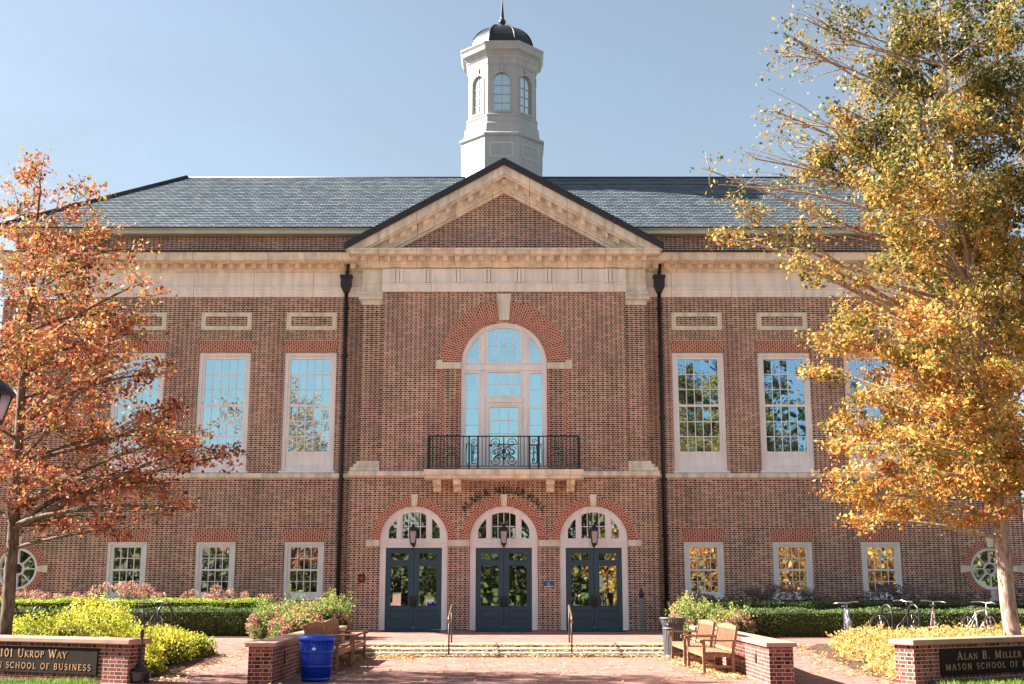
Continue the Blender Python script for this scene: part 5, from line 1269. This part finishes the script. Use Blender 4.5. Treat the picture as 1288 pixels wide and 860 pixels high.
for t_, bl, sd_ in ((fb, FL, 31), (fr_, FR, 32)):
    rg = np.random.default_rng(sd_); base = np.array(t_.location); pp = []
    for (x, y, rx, ry, h) in bl:
        for _ in range(26 if t_ is fb else 14):
            a = rg.uniform(-pi, 0); c = rg.uniform(.25, .8); p0 = np.array([x + rx * cos(a) * 1.02 * sqrt(1 - c * c), y + ry * sin(a) * 1.02 * sqrt(1 - c * c), gz(y) + h * c]) - base
            pp.append(p0 + rg.normal(size=(9, 3)) * .035)
    tag(leaves('flowers', np.concatenate(pp), .06, M['petal_pink'], t_, sd_, aspect=.9), kind='stuff')
def hedge(name, x0, x1, y0, y1, h, mat, seed, label, dens=900):
    yc = (y0 + y1) / 2; zb = gz(yc)
    t = tag(empty(name, ((x0 + x1) / 2, yc, zb)), label, 'hedge')
    rg = np.random.default_rng(seed); hx, hy = (x1 - x0) / 2, (y1 - y0) / 2
    ptsl = []
    for area, f in ((4 * hx * hy, 't'), (2 * hx * h, 'f'), (2 * hx * h * .4, 'b'), (2 * hy * h, 'l'), (2 * hy * h, 'r')):
        n = int(area * dens); u = rg.uniform(-1, 1, n); v = rg.uniform(0, 1, n); dd = np.abs(rg.normal(size=n)) * .035 - .02
        w1 = .03 * np.sin(u * hx * 2.3 + seed) + .02 * np.sin(u * hx * 5.1)
        if f == 't': p = np.stack([u * hx, (v * 2 - 1) * hy, h - dd + w1], 1)
        elif f == 'f': p = np.stack([u * hx, -hy + dd + w1, v * h], 1)
        elif f == 'b': p = np.stack([u * hx, hy - dd, v * h], 1)
        elif f == 'l': p = np.stack([-hx + dd, u * hy, v * h], 1)
        else: p = np.stack([hx - dd, u * hy, v * h], 1)
        ptsl.append(p)
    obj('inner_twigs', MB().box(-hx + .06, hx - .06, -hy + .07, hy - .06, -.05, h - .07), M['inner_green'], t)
    leaves('foliage', np.concatenate(ptsl), .05, mat, t, seed, up=.2)
hedge('hedge', -16.0, -6.15, 33.1, 34.5, .70, M['leaf_box'], 21, 'dark clipped box hedge behind the yellow shrubs at left')
hedge('hedge', -16.3, -7.0, 35.1, 36.0, .92, M['leaf_lime'], 22, 'lime-green clipped hedge along the left wall')
hedge('hedge', 6.35, 16.5, 32.75, 34.2, .68, M['leaf_box'], 23, 'dark clipped box hedge behind the bicycles at right')
hedge('hedge', 6.1, 16.6, 35.0, 36.0, .86, M['leaf_box'], 24, 'deep green clipped hedge in shade along the right wall', 700)
def hydrangeas(x0, x1, mat, seed, hts, label):
    rg = np.random.default_rng(seed); t = tag(empty('hydrangea_border', ((x0 + x1) / 2, 36.9, .36)), label, 'flowers', kind='stuff')
    base = np.array(t.location); heads = []; stems = []
    for i in range(int((x1 - x0) * 16)):
        x = rg.uniform(x0, x1); y = rg.uniform(36.3, 37.5); h = hts(x) * rg.uniform(.75, 1.08)
        c = np.array([x, y, .36 + h]) - base; r = rg.uniform(.09, .15)
        n = 70; d = rg.normal(size=(n, 3)); d /= np.linalg.norm(d, axis=1, keepdims=True); heads.append(c + d * r * np.array([1, 1, .8]))
        k = 26; stems.append(np.stack([x - base[0] + rg.normal(size=k) * .14, y - base[1] + rg.normal(size=k) * .14, rg.uniform(0, h * .95, k)], 1))
    leaves('flower_heads', np.concatenate(heads), .05, mat, t, seed, aspect=.9)
    leaves('foliage', np.concatenate(stems), .11, M['leaf_box'], t, seed + 1)
hydrangeas(-15.2, -6.6, M['hyd_tan'], 41, lambda x: 1.05 + .28 * max(0, 1 - abs(x + 11.3) / 1.3) + .1 * sin(x * 2), 'dried tan hydrangea heads along the left wall under the windows')
hydrangeas(5.6, 15.5, M['hyd_grey'], 43, lambda x: 1.10 + .16 * sin(x * 1.7), 'faded grey-purple hydrangeas along the right wall under the windows')

# ------------------------------------------------------------------ fallen leaves, grass
rg = np.random.default_rng(77); P_ = []
def litter(n, fx, fy, fz): P_.append(np.stack([fx(n), fy(n), np.zeros(n)], 1)); P_[-1][:, 2] = fz(P_[-1])
litter(1500, lambda n: rg.uniform(-3.8, 4.6, n), lambda n: 29.9 - np.abs(rg.normal(size=n)) * .22, lambda p: .012 + rg.uniform(0, .03, len(p)))
litter(500, lambda n: rg.uniform(-3.9, -2.0, n), lambda n: 29.9 - np.abs(rg.normal(size=n)) * .6, lambda p: .012 + rg.uniform(0, .03, len(p)))
for y, z in ((30.12, .09), (30.45, .18)): litter(420, lambda n: rg.uniform(-3.8, 4.6, n), lambda n: rg.normal(y + .08, .06, n), lambda p: z + .012 + rg.uniform(0, .02, len(p)))
litter(900, lambda n: 4.6 - np.abs(rg.normal(size=n)) * .45, lambda n: rg.uniform(22.5, 29.5, n), lambda p: .012 + rg.uniform(0, .02, len(p)))
litter(500, lambda n: -3.85 + np.abs(rg.normal(size=n)) * .4, lambda n: rg.uniform(23.5, 29.5, n), lambda p: .012 + rg.uniform(0, .02, len(p)))
litter(700, lambda n: rg.uniform(-4, 5, n), lambda n: rg.uniform(15, 29.5, n), lambda p: np.full(len(p), .012))
litter(500, lambda n: 7.4 - np.abs(rg.normal(size=n)) * .5, lambda n: rg.uniform(21.5, 30, n), lambda p: np.array([gz(q) for q in p[:, 1]]) + .014)
litter(250, lambda n: -6.2 + np.abs(rg.normal(size=n)) * .4, lambda n: rg.uniform(21.5, 29, n), lambda p: np.array([gz(q) for q in p[:, 1]]) + .014)
P_ = np.concatenate(P_)
n = len(P_); a = rg.uniform(0, 2 * pi, n); L_ = rg.uniform(.05, .11, n)[:, None]
d = np.stack([np.cos(a), np.sin(a), rg.uniform(-.1, .5, n)], 1); w = np.stack([-np.sin(a), np.cos(a), rg.uniform(-.1, .4, n)], 1)
v = np.stack([P_, P_ + d * L_ * .5 + w * L_ * .32, P_ + d * L_, P_ + d * L_ * .5 - w * L_ * .32 + np.array([0, 0, .02])], 1)
mb = MB(); mb.v = [tuple(q) for q in v.reshape(-1, 3)]; mb.f = [(4 * i, 4 * i + 1, 4 * i + 2, 4 * i + 3) for i in range(n)]
tag(obj('fallen_leaves', mb, M['leaf_fallen'], fix=False), 'yellow and tan fallen leaves drifted by the steps and benches', 'leaves', kind='stuff')
gp = []
for x0, x1 in ((-12, -7.0), (7.55, 13)):
    n = 9000; x = rg.uniform(x0, x1, n); y = rg.uniform(19.3, 21.9, n)
    d_ = (np.abs(x) - 6.46) * .45 + 21.5
    k = y < d_ + .1; gp.append(np.stack([x, np.minimum(y, 22.4), np.full(n, .0)], 1)[k])
gp = np.concatenate(gp)
tag(leaves('grass', gp, .09, M['grass'], None, 61, up=3.0, aspect=.16), 'short bright green grass in front of the sign walls', 'grass', kind='stuff')

# ------------------------------------------------------------------ the wood across the street, seen in the windows' reflections
rg = np.random.default_rng(90); pts = []; mb = MB()
for x in np.arange(-60, 62, 3.2):
    H_ = 12.5 if x < -18 else (9.5 if x < 9 else 20.0)
    if -60 < x < -34: H_ = 14
    H_ *= rg.uniform(.85, 1.12); y = -26 + rg.uniform(-4, 4); xx = x + rg.uniform(-1, 1)
    mb.tube([(xx, y, -.05), (xx + rg.uniform(-.3, .3), y, H_ * .5), (xx, y, H_ * .85)], [.28, .2, .05], 7)
    for k in range(16):
        u = rg.uniform(0, 1); c = np.array([xx + rg.normal() * 1.9 * (1 - .4 * u), y + rg.normal() * 1.6, H_ * (.28 + .68 * u)])
        pts.append(c + rg.normal(size=(90, 3)) * np.array([.75, .75, .55]))
for k in range(420):
    c = np.array([rg.uniform(-60, 62), rg.uniform(-21, -17), rg.uniform(.6, 4.6)]); pts.append(c + rg.normal(size=(60, 3)) * np.array([.9, .7, .55]))
t = tag(obj('tree_line', mb, M['bark_dark']), 'dark line of trees across the way, mirrored in window glass', 'wood', kind='stuff')
leaves('foliage', np.concatenate(pts), .5, M['leaf_dark'], t, 91, aspect=.7)
pts = []
for k in range(130):
    c = np.array([rg.uniform(7, 30), rg.uniform(-16, -13), rg.uniform(.9, 6.0)]); pts.append(c + rg.normal(size=(60, 3)) * np.array([.6, .5, .45]))
leaves('autumn_foliage', np.concatenate(pts), 0.3, M['leaf_gold'], t, 92, aspect=.7)
